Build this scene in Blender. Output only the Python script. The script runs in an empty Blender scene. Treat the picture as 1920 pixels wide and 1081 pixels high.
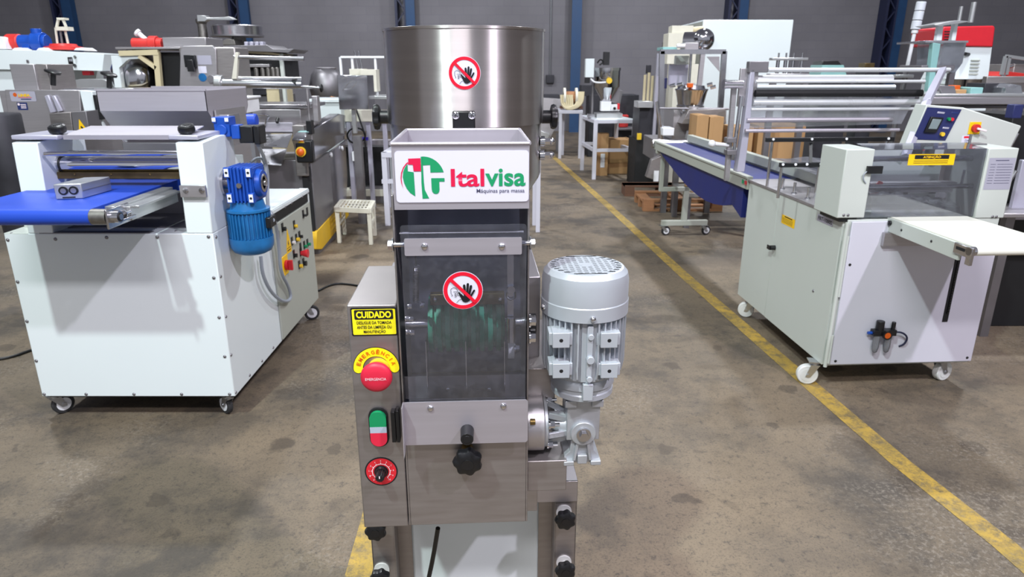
import bpy, bmesh, math, random
from mathutils import Vector, Matrix, noise as mnoise
random.seed(7)
SC = bpy.context.scene
COL = SC.collection
PI = math.pi

# ------------------------------------------------------------------ camera, world, lights, exposure
FPX, CAMH, PITCH = 1270.0, 1.55, math.radians(18.0)
cam_data = bpy.data.cameras.new('camera')
cam = bpy.data.objects.new('camera', cam_data)
COL.objects.link(cam)
cam.location = (0, 0, CAMH)
cam.rotation_euler = (PI / 2 - PITCH, 0, 0)
cam_data.sensor_width = 36.0
cam_data.lens = FPX / 1920 * 36.0
cam_data.clip_start = 0.02
cam_data.clip_end = 200
cam_data.dof.use_dof = True
cam_data.dof.focus_distance = 1.25
cam_data.dof.aperture_fstop = 11.0
SC.camera = cam

world = bpy.data.worlds.new('hall_light')
SC.world = world
world.use_nodes = True
bg = world.node_tree.nodes['Background']
# dim grey hall all around: darker roof, paler zone at eye level added for the steel to reflect
_nt = world.node_tree; _N = _nt.nodes; _L = _nt.links
_tc = _N.new('ShaderNodeTexCoord'); _sx = _N.new('ShaderNodeSeparateXYZ'); _L.new(_tc.outputs['Generated'], _sx.inputs[0])
_r = _N.new('ShaderNodeValToRGB'); _L.new(_sx.outputs['Z'], _r.inputs[0])
_r.color_ramp.elements[0].position = 0.0; _r.color_ramp.elements[0].color = (.62, .64, .72, 1)
_r.color_ramp.elements[1].position = 1.0; _r.color_ramp.elements[1].color = (.20, .20, .24, 1)
for _p, _c4 in ((.18, (.74, .76, .84, 1)), (.34, (.50, .51, .58, 1)), (.55, (.26, .26, .30, 1))):
    _e = _r.color_ramp.elements.new(_p); _e.color = _c4
_L.new(_r.outputs[0], bg.inputs[0])
bg.inputs[1].default_value = 0.72

def area_light(name, loc, target, size, energy, color, size_y=None, spread=180):
    ld = bpy.data.lights.new(name, 'AREA')
    ld.energy = energy; ld.color = color; ld.size = size
    ld.shape = 'DISK'
    if size_y: ld.shape = 'RECTANGLE'; ld.size_y = size_y
    ld.spread = math.radians(spread)
    o = bpy.data.objects.new(name, ld); COL.objects.link(o)
    o.location = loc
    d = Vector(target) - Vector(loc)
    o.rotation_euler = d.to_track_quat('-Z', 'Y').to_euler()
    return o
area_light('high_bay_light', (-2.0, -1.4, 6.6), (-0.9, 2.5, 0), 0.24, 400, (0.86, 1.0, 0.97))
area_light('high_bay_light', (3.9, -1.6, 6.6), (0.9, 3.0, 0), 0.24, 370, (0.93, 0.86, 1.0))
area_light('high_bay_light', (-4.0, 5.0, 7.0), (-3.0, 7.0, 0), 0.4, 330, (0.93, 0.97, 1.0))
area_light('high_bay_light', (3.8, 5.0, 7.0), (2.6, 7.0, 0), 0.4, 330, (0.93, 0.97, 1.0))
area_light('high_bay_light', (-3.5, 12.0, 7.0), (-3.5, 12.5, 0), 0.5, 360, (0.93, 0.95, 1.0))
area_light('high_bay_light', (3.5, 12.0, 7.0), (3.5, 12.5, 0), 0.5, 360, (0.93, 0.95, 1.0))
area_light('tube_light', (-0.35, -3.6, 6.4), (-0.1, 1.4, 1.0), 2.6, 290, (1.0, 0.95, 1.0), 0.5)

SC.view_settings.view_transform = 'Standard'
SC.view_settings.look = 'None'
SC.view_settings.gamma = 1.0
SC.view_settings.use_curve_mapping = False
SC.view_settings.exposure = 0.05

# ------------------------------------------------------------------ pixel -> point, frames
_c, _s = math.cos(PITCH), math.sin(PITCH)
def ray(px, py):
    x = (px - 960) / FPX; v = (540.5 - py) / FPX
    return Vector((x, _c + v * _s, -_s + v * _c))
class Frame:
    """a thing's own coordinate frame (position on the floor, turn about z)"""
    def __init__(s, loc=(0, 0, 0), rz=0.0):
        s.loc = Vector(loc); s.rz = rz
        s.R = Matrix.Rotation(rz, 3, 'Z'); s.Ri = s.R.transposed()
    def at(s, px, py, x=None, y=None, z=None):
        o = s.Ri @ (Vector((0, 0, CAMH)) - s.loc); d = s.Ri @ ray(px, py)
        if x is not None: k = (x - o.x) / d.x
        elif y is not None: k = (y - o.y) / d.y
        else: k = (z - o.z) / d.z
        return o + d * k
W0 = Frame()

# ------------------------------------------------------------------ materials
def srgb(h):
    h = h.lstrip('#'); v = [int(h[i:i + 2], 16) / 255 for i in (0, 2, 4)]
    return tuple(((c / 12.92) if c <= .04045 else ((c + .055) / 1.055) ** 2.4) for c in v) + (1,)
M = {}
def mat(name, col, rough=0.5, metal=0.0, var=0.06, scale=8.0, bump=0.0, stretch=(1, 1, 1), rvar=0.08, aniso=0.0, tangent=None, coat=0.0, alpha=1.0, transmission=0.0, emit=0.0, spec=0.5):
    m = bpy.data.materials.new(name); m.use_nodes = True
    nt = m.node_tree; N = nt.nodes; L = nt.links
    p = N['Principled BSDF']
    c = srgb(col) if isinstance(col, str) else tuple(col) + (1,)
    tc = N.new('ShaderNodeTexCoord'); mp = N.new('ShaderNodeMapping')
    L.new(tc.outputs['Object'], mp.inputs[0]); mp.inputs['Scale'].default_value = stretch
    nz = N.new('ShaderNodeTexNoise'); nz.inputs['Scale'].default_value = scale; nz.inputs['Detail'].default_value = 5
    L.new(mp.outputs[0], nz.inputs['Vector'])
    mx = N.new('ShaderNodeMix'); mx.data_type = 'RGBA'
    mx.inputs[6].default_value = tuple(max(0, q * (1 - var * 2)) for q in c[:3]) + (1,)
    mx.inputs[7].default_value = tuple(min(1, q * (1 + var)) for q in c[:3]) + (1,)
    L.new(nz.outputs['Fac'], mx.inputs[0]); L.new(mx.outputs[2], p.inputs['Base Color'])
    mr = N.new('ShaderNodeMapRange')
    mr.inputs['To Min'].default_value = max(0.02, rough - rvar); mr.inputs['To Max'].default_value = min(1, rough + rvar)
    L.new(nz.outputs['Fac'], mr.inputs['Value']); L.new(mr.outputs[0], p.inputs['Roughness'])
    p.inputs['Metallic'].default_value = metal
    p.inputs['Specular IOR Level'].default_value = spec
    p.inputs['Coat Weight'].default_value = coat
    p.inputs['Coat Roughness'].default_value = 0.08
    p.inputs['Transmission Weight'].default_value = transmission
    p.inputs['Alpha'].default_value = alpha
    if bump:
        b = N.new('ShaderNodeBump'); b.inputs['Strength'].default_value = bump; b.inputs['Distance'].default_value = 0.002
        L.new(nz.outputs['Fac'], b.inputs['Height']); L.new(b.outputs[0], p.inputs['Normal'])
    if aniso:
        p.inputs['Anisotropic'].default_value = aniso
        t = N.new('ShaderNodeTangent'); t.direction_type = 'RADIAL'; t.axis = tangent or 'Z'
        p.inputs['Anisotropic Rotation'].default_value = .25
        L.new(t.outputs[0], p.inputs['Tangent'])
    if emit:
        p.inputs['Emission Color'].default_value = c; p.inputs['Emission Strength'].default_value = emit
    M[name] = m
    return m
mat('steel', '#bab7ba', .40, .82, .08, 5, .03, (1, 1, 26), .08)
mat('steel_panel', '#a7a2a1', .42, .85, .12, 3.5, .02, (4, 4, 34), .10)
mat('steel_bright', '#c9c9cd', .22, 1, .05, 6, 0, (1, 1, 1), .06)
mat('steel_polished', '#bcbcc0', .12, 1, .06, 4, 0, (1, 1, 1), .05)
mat('steel_drum', '#cfcac9', .37, 1, .07, 3, .0, (1, 1, 30), .05, aniso=1.0)
mat('steel_dark', '#8b898d', .45, .75, .15, 5, .0, (1, 1, 1), .1)
mat('steel_satin', '#c2bec6', .48, .75, .05, 5, .02, (1, 1, 26), .05)
mat('roller_alu', '#d6d9dc', .3, .35, .04, 10)
mat('chrome', '#d8d8dc', .08, 1, .02, 6)
mat('zinc', '#b9bcc0', .32, .9, .12, 40)
mat('cast_steel', '#8f8c88', .48, 1, .2, 60, .1)
mat('brass', '#8a7448', .4, .9, .2, 20)
mat('bronze', '#6a5a3c', .45, .8, .25, 20)
mat('black_plastic', '#141518', .38, 0, .2, 20)
mat('black_rubber', '#101013', .65, 0, .2, 20)
mat('rubber_tread', '#2c2c2e', .7, 0, .2, 30)
mat('white_enamel', '#dde6e8', .32, 0, .02, 2, .0, rvar=.05, coat=.2)
mat('cream_enamel', '#c2c8c2', .34, 0, .03, 2, .0, rvar=.05, coat=.15)
mat('grey_green_enamel', '#a9ada3', .42, 0, .03, 2, rvar=.05)
mat('console_grey', '#c3c8c3', .42, 0, .03, 2, rvar=.05)
mat('pale_lavender', '#c9c9d4', .4, 0, .04, 3)
mat('motor_grey', '#b4bac1', .36, .25, .05, 18, .03)
mat('gearbox_alu', '#b4b8bd', .42, .5, .10, 60, .10)
mat('aluminium', '#c8cacb', .35, .85, .05, 10)
mat('blue_gear', '#174eb2', .34, .1, .15, 20, .05)
mat('blue_motor', '#1e6fae', .38, .05, .22, 14, .05)
mat('blue_belt', '#1a45b6', .42, 0, .10, 3)
mat('dark_blue_belt', '#18246b', .5, 0, .15, 4)
mat('white_belt', '#e6e6da', .38, 0, .04, 3)
mat('green_roller', '#2aa07c', .45, 0, .25, 40, .1)
mat('red_button', '#d3213f', .5, 0, .05, 20)
mat('green_button', '#0c8a56', .35, 0, .05, 20)
mat('red_plastic', '#cf2330', .35, 0, .05, 20)
mat('clear_lamp', '#aab4c4', .3, 0, .05, 20)
mat('yellow_plastic', '#e8c030', .45, 0, .05, 20)
mat('sticker_white', '#dad9e8', .3, 0, .02, 6, coat=.3)
mat('sticker_yellow', '#f7ea1c', .35, 0, .02, 6, coat=.3)
mat('sticker_amber', '#f5c40c', .4, 0, .03, 6)
mat('ink_red', '#e01030', .35, 0, .02, 6)
mat('ink_crimson', '#d81447', .35, 0, .02, 6)
mat('ink_green', '#189560', .35, 0, .02, 6)
mat('ink_black', '#15161c', .4, 0, .02, 6)
mat('ink_orange', '#cf5a10', .4, 0, .02, 6)
mat('ink_grey', '#50506a', .4, 0, .02, 6)
mat('ink_white', '#f0e0e6', .4, 0, .02, 6)
mat('ink_blue', '#1f2f66', .4, 0, .02, 6)
mat('label_silver', '#b9b8c8', .35, .3, .03, 6)
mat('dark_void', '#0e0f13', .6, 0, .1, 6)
mat('interior_steel', '#83879a', .5, .6, .25, 12, .05)
mat('cable_black', '#0c0d0f', .45, 0, .1, 20)
mat('cable_grey', '#9aa2ac', .45, 0, .05, 20)
mat('white_plastic', '#e4e6ea', .4, 0, .03, 10)
mat('nylon', '#d8dad8', .42, 0, .04, 10)
mat('warm_white_plastic', '#d6d3c4', .5, 0, .06, 12)
mat('cardboard', '#b08a5e', .8, 0, .07, 6, .05)
mat('cardboard_dark', '#8a6846', .8, 0, .07, 6, .05)
mat('wood', '#a5754f', .75, 0, .22, 6, .1, (1, 8, 8))
mat('wood_dark', '#6a4a38', .8, 0, .25, 6, .1, (1, 8, 8))
mat('beige_paint', '#cbbf9c', .5, 0, .08, 8)
mat('red_paint', '#c8302c', .45, 0, .08, 8)
mat('teal_paint', '#86b4b2', .45, 0, .05, 8)
mat('yellow_paint', '#e0b41e', .45, 0, .12, 8)
mat('column_blue', '#1a4068', .5, .1, .12, 6)
mat('navy_paint', '#1d2340', .5, 0, .1, 6)
mat('panel_blue', '#232a5c', .45, 0, .05, 6)
mat('lamp_white', '#cfd4dc', .35, 0, .04, 6)
mat('screen_grey', '#7c8a8c', .2, 0, .05, 6)
mat('dark_machine', '#3a3a40', .5, .5, .25, 8)
mat('purple_ink', '#3a2aa8', .5, 0, .1, 8)

def clear_mat(name, tint, rough, alpha, smudge=0.0, scale=14):
    """clear sheet: mostly see-through, glossy coat, faint dusty smudges that belong to the sheet"""
    m = bpy.data.materials.new(name); m.use_nodes = True
    nt = m.node_tree; N = nt.nodes; L = nt.links
    N.remove(N['Principled BSDF']); out = N['Material Output']
    tr = N.new('ShaderNodeBsdfTransparent'); tr.inputs[0].default_value = srgb(tint)
    gl = N.new('ShaderNodeBsdfGlossy'); gl.inputs['Roughness'].default_value = rough
    df = N.new('ShaderNodeBsdfDiffuse'); df.inputs[0].default_value = srgb('#c8ccd8')
    fr = N.new('ShaderNodeFresnel'); fr.inputs[0].default_value = 1.5
    ma = N.new('ShaderNodeMath'); ma.operation = 'MULTIPLY_ADD'; ma.inputs[1].default_value = 1.2; ma.inputs[2].default_value = alpha
    L.new(fr.outputs[0], ma.inputs[0])
    m1 = N.new('ShaderNodeMixShader'); L.new(ma.outputs[0], m1.inputs[0]); L.new(tr.outputs[0], m1.inputs[1]); L.new(gl.outputs[0], m1.inputs[2])
    tc = N.new('ShaderNodeTexCoord'); nz = N.new('ShaderNodeTexNoise'); nz.inputs['Scale'].default_value = scale; nz.inputs['Detail'].default_value = 8; nz.inputs['Roughness'].default_value = .7
    L.new(tc.outputs['Object'], nz.inputs['Vector'])
    mr = N.new('ShaderNodeMapRange'); mr.inputs['From Min'].default_value = .45; mr.inputs['From Max'].default_value = .8; mr.inputs['To Max'].default_value = smudge; mr.inputs['To Min'].default_value = smudge * .4
    L.new(nz.outputs['Fac'], mr.inputs['Value'])
    m2 = N.new('ShaderNodeMixShader'); L.new(mr.outputs[0], m2.inputs[0]); L.new(m1.outputs[0], m2.inputs[1]); L.new(df.outputs[0], m2.inputs[2])
    L.new(m2.outputs[0], out.inputs[0])
    M[name] = m
clear_mat('acrylic', '#f2f4fc', .05, .015, .09, 60)
clear_mat('acrylic_clean', '#eceef4', .05, .04, .10, 6)
clear_mat('film', '#f0f0f4', .12, .30, .22, 5)
clear_mat('clear_bowl', '#dfe6ea', .08, .10, .3, 9)

def floor_mat(name, paint=None):
    m = bpy.data.materials.new(name); m.use_nodes = True
    nt = m.node_tree; N = nt.nodes; L = nt.links; p = N['Principled BSDF']
    tc = N.new('ShaderNodeTexCoord')
    def nz(scale, det=6, rough=.6, off=(0, 0, 0), st=(1, 1, 1)):
        mp = N.new('ShaderNodeMapping'); mp.inputs['Location'].default_value = off; mp.inputs['Scale'].default_value = st
        L.new(tc.outputs['Object'], mp.inputs[0])
        n = N.new('ShaderNodeTexNoise'); n.inputs['Scale'].default_value = scale; n.inputs['Detail'].default_value = det; n.inputs['Roughness'].default_value = rough
        L.new(mp.outputs[0], n.inputs['Vector']); return n.outputs['Fac']
    def ramp(v, a, b):
        r = N.new('ShaderNodeMapRange'); r.inputs['From Min'].default_value = a; r.inputs['From Max'].default_value = b
        L.new(v, r.inputs['Value']); return r.outputs[0]
    def mix(f, a, b, mode='MIX'):
        x = N.new('ShaderNodeMix'); x.data_type = 'RGBA'; x.blend_type = mode
        if isinstance(f, float): x.inputs[0].default_value = f
        else: L.new(f, x.inputs[0])
        for i, q in ((6, a), (7, b)):
            if isinstance(q, str): x.inputs[i].default_value = srgb(q)
            else: L.new(q, x.inputs[i])
        return x.outputs[2]
    def mul(a, b):
        x = N.new('ShaderNodeMath'); x.operation = 'MULTIPLY'; L.new(a, x.inputs[0])
        if isinstance(b, float): x.inputs[1].default_value = b
        else: L.new(b, x.inputs[1])
        return x.outputs[0]
    base = mix(ramp(nz(.7, 12, .68), .35, .68), '#5f5548', '#786a57')
    base = mix(ramp(nz(1.9, 8, .72, (9, 2, 0)), .47, .60), base, '#4b443c')
    base = mix(mul(ramp(nz(.45, 3, .5, (3, 7, 0)), .50, .72), .8), base, '#8c7b65')
    # round oil spots, each its own size
    for sc_, rad, strn, seed in ((2.6, .17, .75, 0.0), (5.5, .20, .6, 4.3), (1.2, .13, .7, 8.1)):
        mp = N.new('ShaderNodeMapping'); mp.inputs['Location'].default_value = (seed, seed * .7, 0)
        L.new(tc.outputs['Object'], mp.inputs[0])
        wn = N.new('ShaderNodeTexNoise'); wn.inputs['Scale'].default_value = 9; wn.inputs['Detail'].default_value = 5; L.new(mp.outputs[0], wn.inputs['Vector'])
        va = N.new('ShaderNodeVectorMath'); va.operation = 'MULTIPLY_ADD'; va.inputs[1].default_value = (.16, .12, 0)
        L.new(wn.outputs['Color'], va.inputs[0]); L.new(mp.outputs[0], va.inputs[2])
        v = N.new('ShaderNodeTexVoronoi'); v.inputs['Scale'].default_value = sc_; v.inputs['Randomness'].default_value = 1; v.voronoi_dimensions = '2D'
        L.new(va.outputs[0], v.inputs['Vector'])
        sp = N.new('ShaderNodeSeparateColor'); L.new(v.outputs['Color'], sp.inputs[0])
        rr = N.new('ShaderNodeMath'); rr.operation = 'MULTIPLY'; rr.inputs[1].default_value = rad * 1.6; L.new(sp.outputs[0], rr.inputs[0])
        df = N.new('ShaderNodeMath'); df.operation = 'SUBTRACT'; L.new(rr.outputs[0], df.inputs[0]); L.new(v.outputs['Distance'], df.inputs[1])
        f = mul(ramp(df.outputs[0], 0.0, .05), strn)
        f = mul(f, ramp(sp.outputs[1], .66, .92))
        base = mix(f, base, '#453c33')
    grain = nz(120, 4, .8); base = mix(ramp(grain, .52, .70), base, '#3f3831')
    base = mix(mul(ramp(nz(26, 8, .9, (1, 1, 0)), .53, .62), .85), base, '#3a3531')
    base = mix(mul(ramp(nz(70, 5, .8, (5, 3, 0)), .64, .75), .7), base, '#9a8d7d')
    dust = mul(ramp(nz(1.1, 5, .6, (6, 1, 0)), .5, .62), ramp(nz(55, 4, .8, (3, 9, 0)), .5, .62))
    base = mix(mul(dust, .55), base, '#8d8478')
    if paint:
        wear = ramp(nz(16, 8, .8, (2, 5, 0)), .40, .56)
        pc = mix(ramp(nz(3, 4, .6), .35, .7), paint, '#8f7a3a')
        pc = mix(mul(ramp(grain, .5, .75), .5), pc, '#6e6238')
        base = mix(wear, base if False else mix(.35, base, '#8f7a3a'), pc)
    L.new(base, p.inputs['Base Color'])
    mr = N.new('ShaderNodeMapRange'); mr.inputs['To Min'].default_value = .48; mr.inputs['To Max'].default_value = .8
    L.new(nz(1.4, 5, .6, (4, 0, 0)), mr.inputs['Value']); L.new(mr.outputs[0], p.inputs['Roughness'])
    b = N.new('ShaderNodeBump'); b.inputs['Strength'].default_value = .35; b.inputs['Distance'].default_value = .004
    L.new(nz(60, 6, .75), b.inputs['Height']); L.new(b.outputs[0], p.inputs['Normal'])
    M[name] = m
floor_mat('concrete'); floor_mat('line_paint', '#bd9a40')
def wall_mat():
    m = bpy.data.materials.new('wall_paint'); m.use_nodes = True
    nt = m.node_tree; N = nt.nodes; L = nt.links; p = N['Principled BSDF']
    tc = N.new('ShaderNodeTexCoord'); mp = N.new('ShaderNodeMapping'); mp.inputs['Rotation'].default_value = (PI / 2, 0, 0)
    L.new(tc.outputs['Object'], mp.inputs[0])
    br = N.new('ShaderNodeTexBrick'); br.inputs['Scale'].default_value = 1.0
    br.inputs['Brick Width'].default_value = .4; br.inputs['Row Height'].default_value = .2; br.inputs['Mortar Size'].default_value = .006; br.inputs['Mortar Smooth'].default_value = .6
    br.inputs['Color1'].default_value = srgb('#7d7b81'); br.inputs['Color2'].default_value = srgb('#807e84'); br.inputs['Mortar'].default_value = srgb('#787680')
    L.new(mp.outputs[0], br.inputs['Vector'])
    nz = N.new('ShaderNodeTexNoise'); nz.inputs['Scale'].default_value = .6; nz.inputs['Detail'].default_value = 6
    L.new(tc.outputs['Object'], nz.inputs['Vector'])
    mx = N.new('ShaderNodeMix'); mx.data_type = 'RGBA'; mx.blend_type = 'MULTIPLY'; mx.inputs[0].default_value = .5
    L.new(br.outputs['Color'], mx.inputs[6]); L.new(nz.outputs['Fac'], mx.inputs[7])
    L.new(mx.outputs[2], p.inputs['Base Color']); p.inputs['Roughness'].default_value = .7
    b = N.new('ShaderNodeBump'); b.inputs['Strength'].default_value = .3; b.inputs['Distance'].default_value = .004
    L.new(br.outputs['Fac'], b.inputs['Height']); b.invert = True; L.new(b.outputs[0], p.inputs['Normal'])
    M['wall_paint'] = m
wall_mat()

# ------------------------------------------------------------------ mesh builder
def V(*a): return Vector(a)
def perp(d):
    d = Vector(d).normalized()
    a = Vector((0, 0, 1)) if abs(d.z) < .9 else Vector((1, 0, 0))
    u = d.cross(a).normalized(); return u, d.cross(u).normalized()
class MB:
    def __init__(s): s.v = []; s.f = []; s.mi = []; s.m = 0
    def add(s, vs, fs, T=None):
        n = len(s.v)
        s.v += [tuple(T @ Vector(q)) if T else tuple(q) for q in vs]
        s.f += [tuple(i + n for i in f) for f in fs]; s.mi += [s.m] * len(fs)
        return s
    def box(s, a, b, T=None):
        x0, x1 = sorted((a[0], b[0])); y0, y1 = sorted((a[1], b[1])); z0, z1 = sorted((a[2], b[2]))
        return s.add([(x0,y0,z0),(x1,y0,z0),(x1,y1,z0),(x0,y1,z0),(x0,y0,z1),(x1,y0,z1),(x1,y1,z1),(x0,y1,z1)],
                     [(3,2,1,0),(4,5,6,7),(0,1,5,4),(1,2,6,5),(2,3,7,6),(3,0,4,7)], T)
    def cbox(s, c, d, T=None):
        return s.box((c[0]-d[0]/2, c[1]-d[1]/2, c[2]-d[2]/2), (c[0]+d[0]/2, c[1]+d[1]/2, c[2]+d[2]/2), T)
    def bar(s, p, q, w, h, up=(0, 0, 1)):
        """square bar from p to q, w across, h along up"""
        p, q = Vector(p), Vector(q); d = (q - p).normalized(); up = Vector(up)
        if abs(d.dot(up)) > .98: up = Vector((0, 1, 0))
        sx = d.cross(up).normalized(); uz = sx.cross(d).normalized()
        vs = []
        for e in (p, q):
            for a, b in ((-1,-1),(1,-1),(1,1),(-1,1)): vs.append(e + sx*a*w/2 + uz*b*h/2)
        return s.add(vs, [(0,1,2,3),(7,6,5,4),(1,0,4,5),(2,1,5,6),(3,2,6,7),(0,3,7,4)])
    def cyl(s, p, q, r, r2=None, n=24, caps=True, a0=0):
        p, q = Vector(p), Vector(q); u, w = perp(q - p); r2 = r if r2 is None else r2
        vs = []
        for e, rr in ((p, r), (q, r2)):
            for i in range(n):
                a = a0 + 2*PI*i/n; vs.append(e + (u*math.cos(a) + w*math.sin(a))*rr)
        fs = [(i, i+n, (i+1) % n + n, (i+1) % n) for i in range(n)]
        if caps: fs += [tuple(range(n)), tuple(range(2*n-1, n-1, -1))]
        return s.add(vs, fs)
    def lathe(s, prof, o=(0,0,0), ax=(0,0,1), n=32, caps=True):
        o = Vector(o); ax = Vector(ax).normalized(); u, w = perp(ax); vs = []; fs = []
        for r, h in prof:
            for i in range(n):
                a = 2*PI*i/n; vs.append(o + ax*h + (u*math.cos(a) + w*math.sin(a))*r)
        for j in range(len(prof)-1):
            for i in range(n):
                k = (i+1) % n; fs.append((j*n+i, (j+1)*n+i, (j+1)*n+k, j*n+k))
        if caps:
            if prof[0][0] > 1e-5: fs.append(tuple(range(n)))
            if prof[-1][0] > 1e-5: fs.append(tuple(range(len(prof)*n-1, (len(prof)-1)*n-1, -1)))
        return s.add(vs, fs)
    def tube(s, pts, r, n=8, sm=0):
        P = [Vector(p) for p in pts]
        for _ in range(sm):
            Q = [P[0]]
            for a, b in zip(P, P[1:]): Q += [a*.75+b*.25, a*.25+b*.75]
            P = Q + [P[-1]]
        vs = []; u = None
        for i, p in enumerate(P):
            d = (P[min(i+1, len(P)-1)] - P[max(i-1, 0)]).normalized()
            if u is None: u, _w = perp(d)
            u = (u - d*u.dot(d)).normalized(); w = d.cross(u)
            for k in range(n):
                a = 2*PI*k/n; vs.append(p + (u*math.cos(a) + w*math.sin(a))*r)
        fs = [(j*n+k, j*n+(k+1) % n, (j+1)*n+(k+1) % n, (j+1)*n+k) for j in range(len(P)-1) for k in range(n)]
        fs += [tuple(range(n-1, -1, -1)), tuple(range((len(P)-1)*n, len(P)*n))]
        return s.add(vs, fs)
    def prism(s, poly, a, b, ax='y'):
        n = len(poly)
        def mk(p, t):
            return {'x': (t, p[0], p[1]), 'y': (p[0], t, p[1]), 'z': (p[0], p[1], t)}[ax]
        vs = [mk(p, a) for p in poly] + [mk(p, b) for p in poly]
        fs = [tuple(range(n)), tuple(range(2*n-1, n-1, -1))] + [(i, i+n, (i+1) % n+n, (i+1) % n) for i in range(n)]
        return s.add(vs, fs)
    def loft(s, rings, caps=True):
        n = len(rings[0]); vs = [p for r in rings for p in r]
        fs = [(j*n+i, j*n+(i+1) % n, (j+1)*n+(i+1) % n, (j+1)*n+i) for j in range(len(rings)-1) for i in range(n)]
        if caps: fs += [tuple(range(n-1, -1, -1)), tuple(range((len(rings)-1)*n, len(rings)*n))]
        return s.add(vs, fs)
    def sheet(s, q, t):
        """thin plate from 4+ coplanar corners, thickness t along its normal (backwards)"""
        q = [Vector(p) for p in q]; nrm = (q[1]-q[0]).cross(q[2]-q[1]).normalized()*t; n = len(q)
        return s.add(q + [p - nrm for p in q], [tuple(range(n)), tuple(range(2*n-1, n-1, -1))] + [(i, i+n, (i+1) % n+n, (i+1) % n) for i in range(n)])
    def sphere(s, c, r, n=16, m=10, sz=1.0):
        c = Vector(c); pr = [(max(r*math.sin(PI*j/m), 1e-4), -r*sz*math.cos(PI*j/m)) for j in range(m+1)]
        return s.lathe(pr, c, (0,0,1), n, False)
    def hexbolt(s, p, d, r=.006, h=.005):
        p = Vector(p); d = Vector(d).normalized()
        s.cyl(p, p+d*h*.25, r*1.35, n=16); return s.cyl(p+d*h*.25, p+d*h, r, n=6)
    def screw(s, p, d, r=.004, h=None):
        h = h or r*.6
        return s.lathe([(r, 0), (r*.95, h*.4), (r*.7, h*.8), (r*.3, h), (1e-4, h*.95)], p, d, 12)
    def knob(s, p, d, R=.02, h=.018, lobes=7, stem=.0, sr=.008):
        p = Vector(p); d = Vector(d).normalized(); u, w = perp(d)
        if stem: s.cyl(p, p+d*stem, sr, n=16)
        p = p + d*stem; n = lobes*6; rings = []
        for hh, k in ((0, .62), (.15, .93), (.5, 1.0), (.85, .93), (1.0, .70)):
            ring = []
            for i in range(n):
                a = 2*PI*i/n; rr = R*k*(1 + .085*math.cos(lobes*a))
                ring.append(p + d*h*hh + (u*math.cos(a) + w*math.sin(a))*rr)
            rings.append(ring)
        s.loft(rings)
        s.cyl(p + d*h*.98, p + d*h*1.06, R*.42, n=20)
        return s
    def build(s, name, mats, parent=None, bevel=0, seg=2, flat=False, ang=35):
        me = bpy.data.meshes.new(name); me.from_pydata(s.v, [], s.f)
        if isinstance(mats, str): mats = [mats]
        for k in mats: me.materials.append(M[k])
        me.polygons.foreach_set('material_index', s.mi)
        bm = bmesh.new(); bm.from_mesh(me); bmesh.ops.recalc_face_normals(bm, faces=bm.faces); bm.to_mesh(me); bm.free()
        if not flat:
            me.polygons.foreach_set('use_smooth', [True]*len(me.polygons)); me.set_sharp_from_angle(angle=math.radians(ang))
        me.update()
        o = bpy.data.objects.new(name, me); COL.objects.link(o)
        if parent is not None: o.parent = parent
        if bevel:
            b = o.modifiers.new('soft edge', 'BEVEL'); b.width = bevel; b.segments = seg; b.limit_method = 'ANGLE'; b.angle_limit = math.radians(40)
        return o
def tag(o, label, cat, group=None, kind=None):
    o['label'] = label; o['category'] = cat
    if group: o['group'] = group
    if kind: o['kind'] = kind
    return o
def thing(name, label, cat, F=W0, group=None, loc=None, rz=None):
    o = bpy.data.objects.new(name, None); COL.objects.link(o)
    o.empty_display_size = .1
    o.location = loc if loc is not None else F.loc; o.rotation_euler = (0, 0, F.rz if rz is None else rz)
    return tag(o, label, cat, group)
def struct(name, mb, m, **k):
    o = mb.build(name, m, **k); o['kind'] = 'structure'; return o
_font_cache = {}
def text_part(name, s, matn, parent, fn, w, h, bold=0.0, dz=.0006, parts=None):
    """lettering as real geometry: glyph outlines fitted to w x h and laid on a surface by fn(u, v, d)"""
    cu = bpy.data.curves.new(name, 'FONT'); cu.body = s; cu.size = 1; cu.offset = bold; cu.extrude = 0; cu.resolution_u = 4
    cu.align_x = 'CENTER'
    tmp = bpy.data.objects.new('tmp', cu); COL.objects.link(tmp)
    dg = bpy.context.evaluated_depsgraph_get(); dg.update()
    me = bpy.data.meshes.new_from_object(tmp.evaluated_get(dg))
    bpy.data.objects.remove(tmp); bpy.data.curves.remove(cu)
    xs = [v.co.x for v in me.vertices]; ys = [v.co.y for v in me.vertices]
    x0, x1, y0, y1 = min(xs), max(xs), min(ys), max(ys)
    for v in me.vertices:
        v.co = fn(((v.co.x-x0)/(x1-x0)-.5)*w, ((v.co.y-y0)/(y1-y0)-.5)*h, dz)
    me.name = name; me.materials.clear(); me.materials.append(M[matn])
    o = bpy.data.objects.new(name, me); COL.objects.link(o); o.parent = parent
    return o
def plane_fn(o, u=(1,0,0), v=(0,0,1), n=(0,-1,0)):
    o, u, v, n = Vector(o), Vector(u).normalized(), Vector(v).normalized(), Vector(n).normalized()
    return lambda a, b, d: o + u*a + v*b + n*d
def fpoly(mb, fn, pts, d=.0004, t=.0):
    mb.add([fn(a, b, d) for a, b in pts], [tuple(range(len(pts)))])
def rrect(cx, cy, w, h, r, n=5):
    out = []
    for sx, sy, a0 in ((1,1,0),(-1,1,90),(-1,-1,180),(1,-1,270)):
        for k in range(n+1):
            a = math.radians(a0 + 90*k/n); out.append((cx+sx*(w/2-r)+r*math.cos(a), cy+sy*(h/2-r)+r*math.sin(a)))
    return out
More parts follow.
